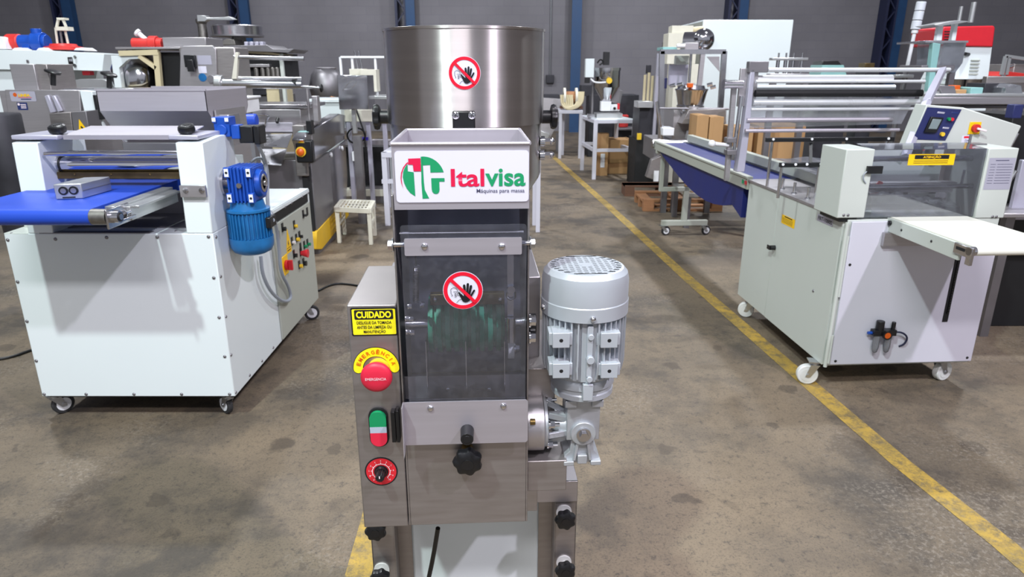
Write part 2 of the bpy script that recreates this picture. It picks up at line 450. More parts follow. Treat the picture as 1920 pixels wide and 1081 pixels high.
def ring_poly(mb, fn, r0, r1, d, n=48, a0=0, a1=2*PI, c=(0, 0), rad=1):
    for i in range(n):
        a, b = a0+(a1-a0)*i/n, a0+(a1-a0)*(i+1)/n
        for j in range(rad):
            p, q = r0+(r1-r0)*j/rad, r0+(r1-r0)*(j+1)/rad
            mb.add([fn(c[0]+p*math.cos(a), c[1]+p*math.sin(a), d), fn(c[0]+q*math.cos(a), c[1]+q*math.sin(a), d),
                    fn(c[0]+q*math.cos(b), c[1]+q*math.sin(b), d), fn(c[0]+p*math.cos(b), c[1]+p*math.sin(b), d)], [(0,1,2,3)])
def strip(mb, fn, p, q, w, d, n=10):
    p, q = Vector((p[0], p[1])), Vector((q[0], q[1])); t = (q-p).normalized(); s_ = Vector((-t.y, t.x))*w/2
    for i in range(n):
        a, b = p.lerp(q, i/n), p.lerp(q, (i+1)/n)
        mb.add([fn(*(a-s_), d), fn(*(b-s_), d), fn(*(b+s_), d), fn(*(a+s_), d)], [(0,1,2,3)])
def caster(parent, p, r=.045, w=.024, rz=0, fork='zinc', tyre='rubber_tread', hub='white_plastic', top=.12, off=.03, brake=False):
    """swivel caster; p = point on the cabinet bottom above the swivel"""
    T = Matrix.Translation(Vector((p[0], p[1], 0))) @ Matrix.Rotation(rz, 4, 'Z')
    def t(*a): return T @ Vector(a)
    mb = MB(); mb.box((-.035,-.03,top-.005), (.035,.03,top), T); mb.cyl(t(0,0,top-.022), t(0,0,top-.005), .022, n=20)
    for sd in (-1, 1):
        y = sd*(w/2+.004)
        mb.add([t(*q) for q in ((-.022,y-.0015,top-.02),(.022,y-.0015,top-.02),(off+.012,y-.0015,r-.010),(off-.012,y-.0015,r-.010),(-.022,y+.0015,top-.02),(.022,y+.0015,top-.02),(off+.012,y+.0015,r-.010),(off-.012,y+.0015,r-.010))],
               [(0,1,2,3),(7,6,5,4),(0,4,5,1),(1,5,6,2),(2,6,7,3),(3,7,4,0)])
    mb.box((-.022,-w/2-.004,top-.026), (.022,w/2+.004,top-.02), T)
    if brake: mb.box((off-.01,-w/2-.002,r*2+.004), (off+.055,w/2+.002,r*2+.010), T)
    c = mb.build('caster', fork, parent)
    wh = MB(); wh.lathe([(r-.004,-w/2),(r,-w/2+.005),(r,w/2-.005),(r-.004,w/2)], t(off,0,r), T.to_3x3() @ Vector((0,1,0)), 32)
    wh.m = 1; wh.cyl(t(off,-w/2-.002,r), t(off,w/2+.002,r), r*.66, n=24)
    wh.m = 2; wh.cyl(t(off,-w/2-.009,r), t(off,w/2+.009,r), .009, n=12)
    wh.build('wheel', [tyre, hub, fork], c)
    return c
def prohibition(parent, fn, R, name='prohibition_sticker'):
    mb = MB(); mb.m = 0
    ring_poly(mb, fn, 0.0002, R*1.03, .0004, 48, rad=6)
    mb.m = 1; ring_poly(mb, fn, R*.80, R, .0009, 48)
    o = mb.build(name, ['sticker_white', 'ink_red'], parent, flat=True)
    b2 = MB(); a = math.radians(135)
    strip(b2, fn, (R*.9*math.cos(a), R*.9*math.sin(a)), (-R*.9*math.cos(a), -R*.9*math.sin(a)), R*.165, .0022, 14)
    b2.build('slash', 'ink_red', o, flat=True)
    h = MB()
    def hp(pts): fpoly(h, fn, [(x*R, y*R) for x, y in pts], .0015)
    hp([(-.10,-.16),(.02,-.28),(.12,-.30),(.42,-.30),(.40,-.42),(.34,-.55),(.22,-.62),(.10,-.64),(-.02,-.58),(-.10,-.45)])
    hp([(-.26,-.10),(-.20,-.06),(-.14,-.12),(-.06,-.26),(-.10,-.42),(-.16,-.32)])
    for (x0,y0,x1,y1,w) in ((.10,-.28,.07,.28,.12),(.20,-.28,.26,.35,.12),(.30,-.30,.42,.24,.12),(.38,-.34,.58,.00,.10)):
        strip(h, fn, (x0*R,y0*R), (x1*R,y1*R), w*R, .0015, 5)
        ring_poly(h, fn, .0001, w*R*.5, .0015, 10, c=(x1*R, y1*R))
    h.build('black_hand', 'ink_black', o, flat=True)
    f = MB(); w = .022*R
    pts = [(-.62,.00)] + [(-.46+.18*math.cos(math.radians(t)), .00+.16*math.sin(math.radians(t))) for t in range(170, 20, -15)] + [(-.26,-.06)]
    pts2 = [(-.62,.0),(-.62,-.15),(-.54,-.26),(-.60,-.30)]
    for q in (pts, pts2, [(-.50,-.06),(-.28,-.06)], [(-.30,-.08),(-.30,-.25)], [(-.30,-.25),(-.16,-.25)], [(-.44,-.34),(-.36,-.34),(-.33,-.26)], [(-.42,-.16),(-.38,-.14),(-.36,-.24),(-.42,-.28),(-.42,-.16)], [(-.34,-.66),(-.20,-.50),(-.10,-.48)]):
        for a_, b_ in zip(q, q[1:]): strip(f, fn, (a_[0]*R, a_[1]*R), (b_[0]*R, b_[1]*R), w, .0013, 2)
    f.build('face_outline', 'ink_black', o, flat=True)
    return o
def clone(o, loc=None, rz=None, label=None, group=None, parent=None):
    c = o.copy(); COL.objects.link(c)
    if parent is not None: c.parent = parent
    for ch in o.children: clone(ch, parent=c)
    if loc is not None: c.location = loc
    if rz is not None: c.rotation_euler = (0, 0, rz)
    if label: c['label'] = label
    if group: c['group'] = group
    return c

# ------------------------------------------------------------------ the hall
mb = MB(); nx, ny = 48, 40
mb.add([(-18, -8, 0), (18, -8, 0), (18, 18, 0), (-18, 18, 0)], [(0, 1, 2, 3)]); struct('floor', mb, 'concrete', flat=True)
mb = MB().box((-18, 18.0, 0), (18, 18.25, 7.5)); struct('wall_back', mb, 'wall_paint', flat=True)
struct('wall_left', MB().box((-18.25, -8, 0), (-18, 18.25, 7.5)), 'wall_paint', flat=True); struct('wall_right', MB().box((18, -8, 0), (18.25, 18.25, 7.5)), 'wall_paint', flat=True)
def line_strip(name, pts, w):
    m_ = MB(); vs = []; fs = []
    for i, (x, y) in enumerate(pts):
        a = Vector(pts[max(0, i-1)]); b = Vector(pts[min(len(pts)-1, i+1)]); t = (b-a).normalized(); nrm = Vector((-t.y, t.x))*w/2
        vs += [(x-nrm.x, y-nrm.y, .0015), (x+nrm.x, y+nrm.y, .0015)]
    fs = [(2*i, 2*i+1, 2*i+3, 2*i+2) for i in range(len(pts)-1)]
    m_.add(vs, fs); return struct(name, m_, 'line_paint', flat=True)
def gp(px, py): p = W0.at(px, py, z=0); return (p.x, p.y)
line_strip('trim_1', [gp(1031, 288), gp(1145, 390), gp(1293, 525), gp(1520, 722), gp(1690, 868), gp(1882, 1020), gp(1975, 1100)], .092)
a, b = gp(694, 992), gp(668, 1092); dx = (a[0]-b[0])/(a[1]-b[1])
line_strip('trim_2', [(a[0]+dx*1.5, a[1]+1.5), a, b, (b[0]-dx*.4, b[1]-.4)], .085)
for i, px in enumerate((132, 458, 764, 1072, 1378, 1668)):
    p = W0.at(px, 60, y=17.8); x = p.x; c_ = MB()
    t = struct('trim_%d' % (i+3), MB().box((x-.02, 17.62, 0), (x+.22, 17.66, 7.4)).box((x+.07, 17.66, 0), (x+.13, 17.99, 7.4)), 'column_blue')
    if i != 3:
        m_ = MB().box((x-.26, 17.62, 0), (x-.20, 17.99, 7.4)).box((x-.04, 17.60, 0), (x-.00, 17.99, 7.4))
        z = 0.0; k = 1
        while z < 7.2:
            m_.bar((x-.24 if k > 0 else x-.02, 17.66, z), (x-.02 if k > 0 else x-.24, 17.66, z+.32), .03, .03); z += .32; k = -k
        o = m_.build('lattice', 'navy_paint', t)
p = W0.at(1031, 148, y=17.99)
t = thing('wall_socket', 'small grey electrical socket box with thin conduit on the dark back wall', 'socket', Frame((p.x, 17.99, 0)))
MB().box((-.10, -.09, p.z-.10), (.10, 0, p.z+.10)).build('socket_box', 'dark_machine', t, bevel=.01)
MB().cyl((0, -.03, p.z+.1), (0, -.03, 6.5), .018, n=8).build('conduit', 'zinc', t)

# ================================================================== the stainless dough machine in front
N = Frame((-.07, .95, 0), math.radians(3)); n_ = N.at
mach = thing('dough_extruder', 'stainless dough machine in the foreground with drum hopper, clear door and grey motor', 'machine', N)
xL = n_(748, 640, y=0).x; xR = n_(991.5, 640, y=0).x           # housing sides
z_rim = n_(860, 282, y=0).z - .0; z_lip = n_(860, 391, y=0).z; z_bot = n_(860, 981, y=0).z
T_ = .003
# -- housing body: side cheeks, back, sloped floor, solid lower front
mb = MB()
zd = n_(860, 826, y=0).z
for xa, xb in ((xL, xL+T_), (xR-T_, xR)): mb.box((xa, 0, z_bot), (xb, .215, z_lip+.02))
mb.box((xL+T_, .205, z_bot), (xR-T_, .208, z_lip+.03))
mb.box((xL+T_, .0, z_bot), (xR-T_, .003, zd+.06))              # lower front plate
mb.box((xL+T_, .003, z_bot), (xR-T_, .205, z_bot+.003))
mb.build('housing', 'steel_panel', mach, bevel=.0008)
mb = MB()
mb.sheet([(xL+T_, .203, z_lip+.02), (xR-T_, .203, z_lip+.02), (xR-T_, .13, zd+.06), (xL+T_, .13, zd+.06)], .002)
mb.box((xL+T_, .004, zd+.055), (xR-T_, .13, zd+.058))
mb.build('inner_lining', 'interior_steel', mach)
# -- chute (open top box flaring slightly)
xa0, xb0 = n_(733, 270, y=-.004).x, n_(993, 268, y=-.004).x
zt = n_(860, 269, y=-.004).z
mb = MB(); h = .0025
mb.box((xa0, -.004, z_lip), (xb0, -.004+h, zt)); mb.box((xa0, .215, z_lip), (xb0, .215+h, zt))
mb.box((xa0, -.004+h, z_lip), (xa0+h, .215, zt)); mb.box((xb0-h, -.004+h, z_lip), (xb0, .215, zt))
# turned rim
for p, q in (((xa0, -.004, zt), (xb0, -.004, zt)), ((xb0, -.004, zt), (xb0, .2175, zt)), ((xb0, .2175, zt), (xa0, .2175, zt)), ((xa0, .2175, zt), (xa0, -.004, zt))):
    mb.cyl(p, q, .0026, n=8)
mb.sheet([(xa0+.01, .21, zt-.03), (xb0-.01, .21, zt-.03), (xb0-.01, .01, z_lip+.004), (xa0+.01, .01, z_lip+.004)], .002)
mb.build('chute', 'steel_satin', mach)
# -- logo sign
yS = -.0042
A, B = n_(739, 283, y=yS), n_(991, 377, y=yS); cx, cz = (A.x+B.x)/2, (A.z+B.z)/2; sw, sh = B.x-A.x, A.z-B.z
fn = plane_fn((cx, yS, cz))
mb = MB(); mb.prism([(cx+a, cz+b) for a, b in rrect(0, 0, sw, sh, .005)], yS-.0012, yS)
sg = mb.build('logo_sign', 'sticker_white', mach)
def SU(px): return (px-51)/ (1860-51)*sw - sw/2          # pixel of the enlarged photo crop -> sign metres
def SV(py): return sh/2 - (py-8)/(690-8)*sh
em = MB(); d = .0016
def circ(cx_, cy_, rx, ry, a0, a1, k=24): return [(SU(cx_+rx*math.cos(math.radians(a0+(a1-a0)*i/k))), SV(cy_-ry*math.sin(math.radians(a0+(a1-a0)*i/k)))) for i in range(k+1)]
P2 = lambda *q: [(SU(x), SV(y)) for x, y in q]
em.m = 0
fpoly(em, fn, P2((427,190),(402,100))[:0] + circ(428, 357, 285, 278, 91, 14.5) + P2((525,290),(525,190),(427,195),(424,190)), d)
fpoly(em, fn, P2((402,280),(402,82),(427,80),(427,190),(432,420),(440,520),(495,636),(405,638),(398,420)), d)
fpoly(em, fn, P2((532,365),(712,365),(712,412),(640,412),(640,520),(634,550),(615,572),(590,577),(560,570),(540,545),(534,510)), d)
fpoly(em, fn, P2((222,185),(222,272),(300,285),(308,606),(240,560),(195,500),(165,430),(150,350),(160,280),(185,225),(205,195)), d)
em.m = 1
fpoly(em, fn, P2((232,106),(398,100),(400,272),(300,272),(292,186),(225,182),(236,150)), d+.0002)
fpoly(em, fn, P2((236,142),(200,170),(160,220),(130,290),(120,360),(126,430),(150,500),(138,440),(132,370),(142,300),(165,240),(196,195),(222,172)), d+.0002)
em.build('emblem', ['ink_green', 'ink_crimson'], sg, flat=True)
def at_sign(name, s, x0, x1, y0, y1, m_, bold):
    u0, u1, v1, v0 = SU(x0), SU(x1), SV(y0), SV(y1)
    f2 = lambda a, b, dd: fn(a+(u0+u1)/2, b+(v0+v1)/2, dd)
    return text_part(name, s, m_, sg, f2, u1-u0, v1-v0, bold, .0018)
at_sign('lettering', 'Ital', 798, 1252, 244, 482, 'ink_crimson', .02)
at_sign('lettering', 'visa', 1265, 1815, 244, 480, 'ink_green', .022)
at_sign('lettering', 'Máquinas para massa', 1145, 1802, 512, 582, 'ink_grey', .004)
# -- round hopper drum behind
yd = .235; R = .1475
cxd = n_(872, 140, y=yd+R).x; cyd = yd + R
z_top = n_(872, 47.5, y=yd).z; z_j = n_(872, 240, y=yd).z; z_low = n_(1008, 338, x=cxd+R, ).z if False else z_j - .105
mb = MB(); mb.lathe([(R, z_j), (R, z_top), (R-.002, z_top), (R-.002, z_j)], (0, 0, 0), n=96, caps=False)
mb.lathe([(R+.0012, z_top-.004), (R+.0018, z_top), (R-.0025, z_top+.0006)], (0, 0, 0), n=96, caps=False)
drum = mb.build('hopper_drum', 'steel_drum', mach, ang=60); drum.location = (cxd, cyd, 0)
mb = MB(); Rl = R-.004
mb.lathe([(Rl, z_j), (Rl, z_low+.01), (Rl-.004, z_low), (Rl*.62, z_low-.075), (Rl*.60, z_bot+.12)], (0, 0, 0), n=96, caps=False)
mb.build('lower_drum', 'steel_drum', mach, ang=60).location = (cxd, cyd, 0)
def drum_fn(cu, cv, RR):
    return lambda a, b, dd: Vector((cxd + (RR+dd)*math.sin(cu + a/RR), cyd - (RR+dd)*math.cos(cu + a/RR), cv + b))
p = n_(871, 137, y=yd); _po = prohibition(drum, drum_fn((p.x-cxd)/R, p.z, R), .0262); _po.location = (-cxd, -cyd, 0) 
# -- black safety sensor on the drum
ps = n_(870, 225, y=yd); fs_ = drum_fn((ps.x-cxd)/R, ps.z, R)
mb = MB(); mb.box((ps.x-.019, yd-.013, ps.z-.0145), (ps.x+.019, yd+.004, ps.z+.0155))
sn = mb.build('safety_sensor', 'black_plastic', mach, bevel=.0025)
mb = MB()
for sx in (-.0135, .0135): mb.screw((ps.x+sx, yd-.013, ps.z+.0085), (0,-1,0), .0065, .003); 
mb.build('screw', 'chrome', sn)
mb = MB(); mb.m = 0
for sx in (-.0135, .0135):
    for r_ in (0, PI/2):
        mb.box((-.004, -.0004, -.0006), (.004, 0, .0006), Matrix.Translation((ps.x+sx, yd-.0159, ps.z+.0085)) @ Matrix.Rotation(r_+.3, 4, 'Y'))
mb.build('screw_slot', 'dark_void', sn)
# -- star knobs each side of the drum + bolts
for sx, pxk in ((-1, 722), (1, 1016)):
    pk = n_(pxk, 219, y=cyd)
    mb = MB(); x0 = cxd + sx*(R-.002)
    mb.cyl((x0, cyd, pk.z), (x0+sx*.020, cyd, pk.z), .0125, n=20)
    mb.knob((x0+sx*.016, cyd, pk.z), (sx, 0, 0), .0225, .014, 7)
    mb.build('star_knob', 'black_plastic', mach)
for py in (262, 287):
    pk = n_(1006, py, y=cyd); m_ = MB().cyl((cxd+Rl-.004, cyd-.03, pk.z), (cxd+Rl+.005, cyd-.03, pk.z), .010, n=20)
    m_.cyl((cxd+Rl+.005, cyd-.03, pk.z), (cxd+Rl+.018, cyd-.03, pk.z), .0065, n=6); m_.sphere((cxd+Rl+.018, cyd-.03, pk.z), .0068, 12, 8)
    m_.build('bolt', 'chrome', mach)
# -- clear door in front of the roller chamber
yA = -.012
A, B = n_(750, 422, y=yA), n_(985, 760, y=yA)
mb = MB(); mb.prism([((A.x+B.x)/2+a, (A.z+B.z)/2+b) for a, b in rrect(0, 0, B.x-A.x, A.z-B.z, .004)], yA-.003, yA)
door = mb.build('guard_door', 'acrylic', mach); door['label'] = 'clear acrylic door'
A2, B2 = n_(758, 446, y=yA), n_(978, 475, y=yA)
mb = MB(); mb.prism([((A2.x+B2.x)/2+a, (A2.z+B2.z)/2+b) for a, b in rrect(0, 0, B2.x-A2.x, A2.z-B2.z, .002)], yA-.0048, yA-.003)
mb.build('hinge_strip', 'steel_satin', door)
for px in (796, 941): p = n_(px, 462, y=yA-.0048); MB().screw(p, (0,-1,0), .0052, .003).build('screw', 'chrome', door)
zh = (A2.z+B2.z)/2
MB().cyl((xL-.008, .0, zh), (xR+.008, .0, zh), .004, n=16).build('hinge_rod', 'steel_bright', mach)
for sx, x0 in ((-1, xL), (1, xR)): MB().hexbolt((x0, .0, zh), (sx, 0, 0), .0072, .0075).build('bolt', 'zinc', mach)
A3, B3 = n_(757, 752, y=yA), n_(989, 825, y=yA)
mb = MB(); mb.prism([(A3.x, A3.z), (A3.x, B3.z), (B3.x-.003, B3.z), (B3.x, B3.z+.003), (B3.x, A3.z-.003), (B3.x-.003, A3.z)], yA-.0050, yA-.003)
mb.prism([(A3.x-.0015, A3.z), (A3.x, A3.z), (A3.x, B3.z-.008), (A3.x-.0015, B3.z-.014)], yA-.024, yA-.003)
mb.build('lower_door_plate', 'steel_satin', door)
for px, py in ((807, 765), (944, 761)): p = n_(px, py, y=yA-.005); MB().screw(p, (0,-1,0), .0052, .003).build('screw', 'chrome', door)
p = n_(876, 806, y=yA-.005); MB().cyl(p, p+V(0,-.028,0), .0105, .0098, 28).cyl(p+V(0,-.0282,0), p+V(0,-.0287,0), .006, n=20).build('pull_knob', 'black_plastic', door, bevel=.001)
p = n_(876, 838, y=0); mb = MB().cyl(p, p+V(0,-.014,-.004), .0095, .008, 20); mb.build('clamp_stem', 'brass', mach)
p = n_(877, 848, y=0); MB().knob(p+V(0,-.008,-.004), (0,-1,-.05), .0225, .020, 7).build('clamp_knob', 'black_plastic', mach)
# magnetic switch beside door
A, B = n_(733, 768, y=-.006), n_(752, 824, y=-.006)
mb = MB().box((A.x, -.014, B.z), (A.x+.0068, 0, A.z)).box((A.x+.0076, -.016, B.z+.001), (B.x, -.001, A.z+.003))
mb.build('door_switch', 'black_plastic', mach, bevel=.0008)
# -- inside: ribbed green roller, bars, spring
yr = .075; c0, c1 = n_(806, 606, y=yr), n_(945, 606, y=yr)
r0 = (n_(875, 560, y=yr).z - n_(875, 662, y=yr).z)/2*.98
mb = MB(); prof = []; x = 0; Lr = c1.x-c0.x; k = 9
for i in range(k):
    a = Lr*i/k; b = Lr/k
    prof += [(r0, a), (r0, a+b*.55), (r0-.006, a+b*.60), (r0-.006, a+b*.95)]
prof += [(r0, Lr)]
mb.lathe(prof, c0, (1, 0, 0), 56); mb.build('ribbed_roller', 'green_roller', mach, ang=30)
MB().cyl((xL+T_, yr, c0.z), (xR-T_, yr, c0.z), .0075, n=20).build('roller_shaft', 'steel_bright', mach)
A, B = n_(806, 552, y=.045), n_(946, 570, y=.045)
MB().box((A.x, .045, B.z), (B.x, .06, A.z)).build('wiper_bar', 'bronze', mach, bevel=.0008)
for px in (816, 938): MB().screw(n_(px, 561, y=.045), (0,-1,0), .004).build('screw', 'chrome', mach)
pa, pb = n_(780, 498, y=.03), n_(780, 566, y=.03); pts = []
for i in range(0, 22*10+1): t = i/220; a = 2*PI*22*t; pts.append(pa.lerp(pb, t) + V(math.cos(a)*.0045, math.sin(a)*.0045, 0))
MB().tube(pts, .0007, 5).build('spring', 'steel_bright', mach)
MB().cyl(pa+V(0,0,.04), pa, .0012, n=6).build('spring_hook', 'steel_bright', mach)
A, B = n_(951, 476, y=.02), n_(963, 592, y=.02)
mb = MB().box((A.x, .02, B.z), (B.x, .023, A.z)); p = n_(958, 541, y=.02); mb.cyl(p+V(0,-.006,0), p, .006, n=20); mb.tube([p+V(-.006,-.004,-.004), p+V(-.007,-.004,-.012), p+V(0,-.004,-.017), p+V(.007,-.004,-.012), p+V(.006,-.004,-.004)], .0016, 6, 1)
mb.cyl(p+V(0,-.003,-.045), p+V(0,-.003,-.085), .007, n=16)
mb.build('lever_bracket', 'steel_bright', mach)
p = n_(959, 652, y=.03); MB().cyl(p+V(-.006,0,0), p+V(.004,0,0), .0165, n=28).build('nylon_disc', 'nylon', mach, bevel=.001)
MB().hexbolt(p+V(.004,0,0), (1,0,0), .006, .008).build('bolt', 'chrome', mach)
for px, py in ((765, 573), (788, 571), (760, 596), (768, 597), (762, 621), (770, 622)): MB().hexbolt(n_(px, py, y=.02) , (1,0,0), .0045, .006).build('bolt', 'chrome', mach)
for px in (798, 873, 946):
    A, B = n_(px, 640, y=.012), n_(px, 738, y=.012); MB().box((A.x-.0006, .012, B.z), (A.x+.0006, .05, A.z)).build('guide_fin', 'steel_bright', mach)
A, B = n_(757, 706, y=.02), n_(984, 742, y=.02); MB().box((A.x, .02, B.z), (B.x, .0215, A.z)).build('cross_plate', 'steel_dark', mach)
for px in (840, 917): MB().screw(n_(px, 729, y=.02), (0,-1,0), .004).build('screw', 'chrome', mach)
MB().cyl((xL+.008, .012, n_(860, 436, y=.012).z), (xR-.008, .012, n_(860, 436, y=.012).z), .0018, n=8).build('cross_rod', 'steel_bright', mach)
p = n_(875, 553, y=yA-.003); p = n_(868, 544, y=yA-.003); prohibition(door, plane_fn(p), .0281)
# bolts and black collar on right cheek
for py in (592, 607, 622):
    p = n_(991, py, y=.02); m_ = MB()
    if py == 607: m_.cyl((xR, .02, p.z), (xR+.012, .02, p.z), .0165, n=24); m_.build('bearing_collar', 'black_plastic', mach)
    else: m_.hexbolt((xR, .0, p.z), (1,0,0), .0078, .010); m_.build('bolt', 'chrome', mach)
# -- electrical control box on the left
cxL = n_(655, 640, y=0).x; zT = n_(655, 572, y=0).z; zB = n_(678, 989, y=0).z; cxR = xL-.0012
yb = .21; zs = n_(1030, 903, y=.215).z; zs2 = n_(1030, 941, y=.215).z
mb = MB(); mb.box((cxL, .0, zB), (cxR, yb, zT)); cb = mb.build('control_box', 'steel_panel', mach, bevel=.0022, seg=3)
A, B = n_(656, 572, y=0), n_(746, 628, y=0); A.z = min(A.z, zT-.004); c = (A+B)/2; w_, h_ = B.x-A.x, A.z-B.z; fn = plane_fn((c.x, -.0003, c.z))
mb = MB(); mb.m = 0; fpoly(mb, fn, rrect(0, 0, w_, h_, .0025), .0002); mb.m = 1; fpoly(mb, fn, rrect(0, 0, w_*.94, h_*.90, .0018), .0006); mb.m = 0; fpoly(mb, fn, rrect(0, h_*.26, w_*.84, h_*.34, .002), .0010)
st = mb.build('warning_sticker', ['ink_black', 'sticker_yellow'], mach, flat=True)
def txt(s, cu, cv, ww, hh, m_, bold, par, f=None, dz=.0014, name='lettering'):
    f = f or fn
    return text_part(name, s, m_, par, lambda a, b, dd, f=f: f(a+cu, b+cv, dd), ww, hh, bold, dz)
txt('CUIDADO', 0, h_*.26, w_*.76, h_*.24, 'sticker_yellow', .04, st)
txt('DESLIGUE DA TOMADA', 0, -h_*.02, w_*.76, h_*.11, 'ink_black', .02, st)
txt('ANTES DA LIMPEZA OU', 0, -h_*.18, w_*.76, h_*.11, 'ink_black', .02, st)
txt('MANUTENÇÃO', 0, -h_*.34, w_*.48, h_*.15, 'ink_black', .02, st)
# emergency arc
pc = n_(706, 690, y=0); fn2 = plane_fn((pc.x, -.0003, pc.z)); ro, ri = .0352, .0195
mb = MB()
for mi, (a_, b_, dd) in enumerate(((ro, ri, .0002), (ro-.0008, ri+.0008, .0006))):
    mb.m = mi; ring_poly(mb, fn2, b_, a_, dd, 40, 0, PI)
    rm = (a_+b_)/2
    for s_ in (-1, 1): ring_poly(mb, fn2, .0001, (a_-b_)/2, dd, 20, PI, 2*PI, c=(s_*rm, 0))
ar = mb.build('emergency_label', ['ink_black', 'sticker_yellow'], mach, flat=True)
word = 'EMERGÊNCIA'
for i, ch in enumerate(word):
    a = math.radians(162 - 144*i/(len(word)-1)); rr = (ro+ri)/2
    uu, vv = Vector((math.sin(a), -math.cos(a))), Vector((math.cos(a), math.sin(a)))
    hgt = .0062*(1.28 if ch == 'Ê' else 1); off_ = .0008 if ch == 'Ê' else 0
    f3 = lambda a_, b_, dd, uu=uu, vv=vv, off_=off_: fn2((vv*(rr+off_)+uu*a_+vv*b_).x, (vv*(rr+off_)+uu*a_+vv*b_).y, dd)
    text_part('lettering', ch, 'ink_orange', ar, f3, .0052 if ch != 'I' else .0013, hgt, .02, .0014)
# mushroom stop button
p = n_(711, 690, y=0); mb = MB(); mb.m = 0; mb.cyl(p, p+V(0,-.010,0), .0168, n=32)
mb.m = 0; mb.cyl(p+V(0,-.010,0), p+V(0,-.022,0), .0125, n=24)
es = mb.build('emergency_button', ['yellow_plastic'], mach)
mb = MB(); mb.lathe([(.012, .018), (.0215, .024), (.0235, .030), (.0225, .034), (.018, .0365), (.010, .0378), (1e-4, .038)], p, (0,-1,0), 40); cap = mb.build('button_cap', 'red_button', es, ang=60)
f4 = plane_fn(p + V(0, -.0385, 0)); text_part('lettering', 'EMERGENCIA', 'ink_white', es, f4, .0305, .0042, .0, .0001)
# rocker start/stop
A, B = n_(690, 763, y=0), n_(731, 834, y=0); c = (A+B)/2; w_ = (B.x-A.x)/2; h_ = (A.z-B.z)/2
mb = MB(); mb.prism([(c.x+a, c.z+b) for a, b in rrect(0, 0, w_*2, h_*2, w_*.98, 8)], -.004, 0); rk = mb.build('start_stop_switch', 'black_rubber', mach)
k = .86
def half(z0, z1, m_, nm):
    pts = [(a, b) for a, b in rrect(0, 0, w_*2*k, h_*2*k+.002, w_*k*.98, 10)]; q = []
    for a, b in pts: q.append((a, min(max(b, z0), z1)))
    out = []
    for a in q:
        if not out or (abs(a[0]-out[-1][0])+abs(a[1]-out[-1][1])) > 1e-5: out.append(a)
    MB().prism([(c.x+a, c.z+b) for a, b in out], -.0095, -.004).build(nm, m_, rk, bevel=.0008)
half(.004, h_, 'green_button', 'green_button'); half(-h_, -.0065, 'red_button', 'red_button'); half(-.0065, .004, 'clear_lamp', 'pilot_lamp')
# speed dial
p = n_(715, 883, y=0); fn3 = plane_fn((p.x, 0, p.z)); mb = MB(); mb.m = 0; ring_poly(mb, fn3, .0001, .0262, .0004, 40); mb.m = 1; ring_poly(mb, fn3, .0001, .0240, .0008, 40); mb.m = 0; ring_poly(mb, fn3, .0001, .0115, .0012, 40)
mb.m = 2; ring_poly(mb, fn3, .0136, .0146, .0012, 40, math.radians(-50), math.radians(230))
for i in range(11):
    a = math.radians(230-28*i); strip(mb, fn3, (.0146*math.cos(a), .0146*math.sin(a)), (.0168*math.cos(a), .0168*math.sin(a)), .0007, .0012, 1)
dl = mb.build('speed_dial', ['ink_black', 'red_plastic', 'ink_white'], mach, flat=True)
for i in range(11):
    a = math.radians(230-28*i); text_part('lettering', str(i), 'ink_white', dl, lambda a_, b_, dd, a=a: fn3(.0195*math.cos(a)+a_, .0195*math.sin(a)+b_, dd), .0014 if i < 10 else .0032, .0028, 0, .0012)
mb = MB(); mb.cyl(p, p+V(0,-.006,0), .0105, .0085, 24)
ring = lambda r_, h_: [p+V(r_*(1+.09*math.cos(12*t))*math.cos(t), -h_, r_*(1+.09*math.cos(12*t))*math.sin(t)) for t in [2*PI*i/72 for i in range(72)]]
mb.loft([ring(.0072, .006), ring(.0066, .020), ring(.0055, .0215)])
mb.m = 1; mb.add([p+V(-.0008,-.0218,.0005), p+V(.0008,-.0218,.0005), p+V(.0008,-.0218,.005), p+V(-.0008,-.0218,.005)], [(0,1,2,3)])
mb.build('dial_knob', ['black_plastic', 'ink_white'], dl)
# -- rear drive body and its flange under the drum
mb = MB(); zr = n_(1004, 515, y=.13).z
mb.box((xR+.001, .12, zs+.002), (n_(1013, 560, y=.12).x, .40, zr)); mb.box((cxL+.02, .24, zs+.002), (xR, .40, zr-.05))
mb.build('drive_housing', 'steel', mach, bevel=.002)
zf = n_(1020, 660, y=.06).z
mb = MB(); mb.box((xR+.001, .02, max(zs+.003, n_(1020, 900, y=.05).z)), (n_(1058, 880, y=.05).x, .30, n_(1030, 845, y=.05).z)); mb.box((xR+.001, .07, max(zs+.003, n_(1020, 900, y=.05).z)), (n_(1040, 880, y=.05).x, .30, n_(1030, 690, y=.07).z)); mb.build('gear_case', 'steel_panel', mach, bevel=.0015)
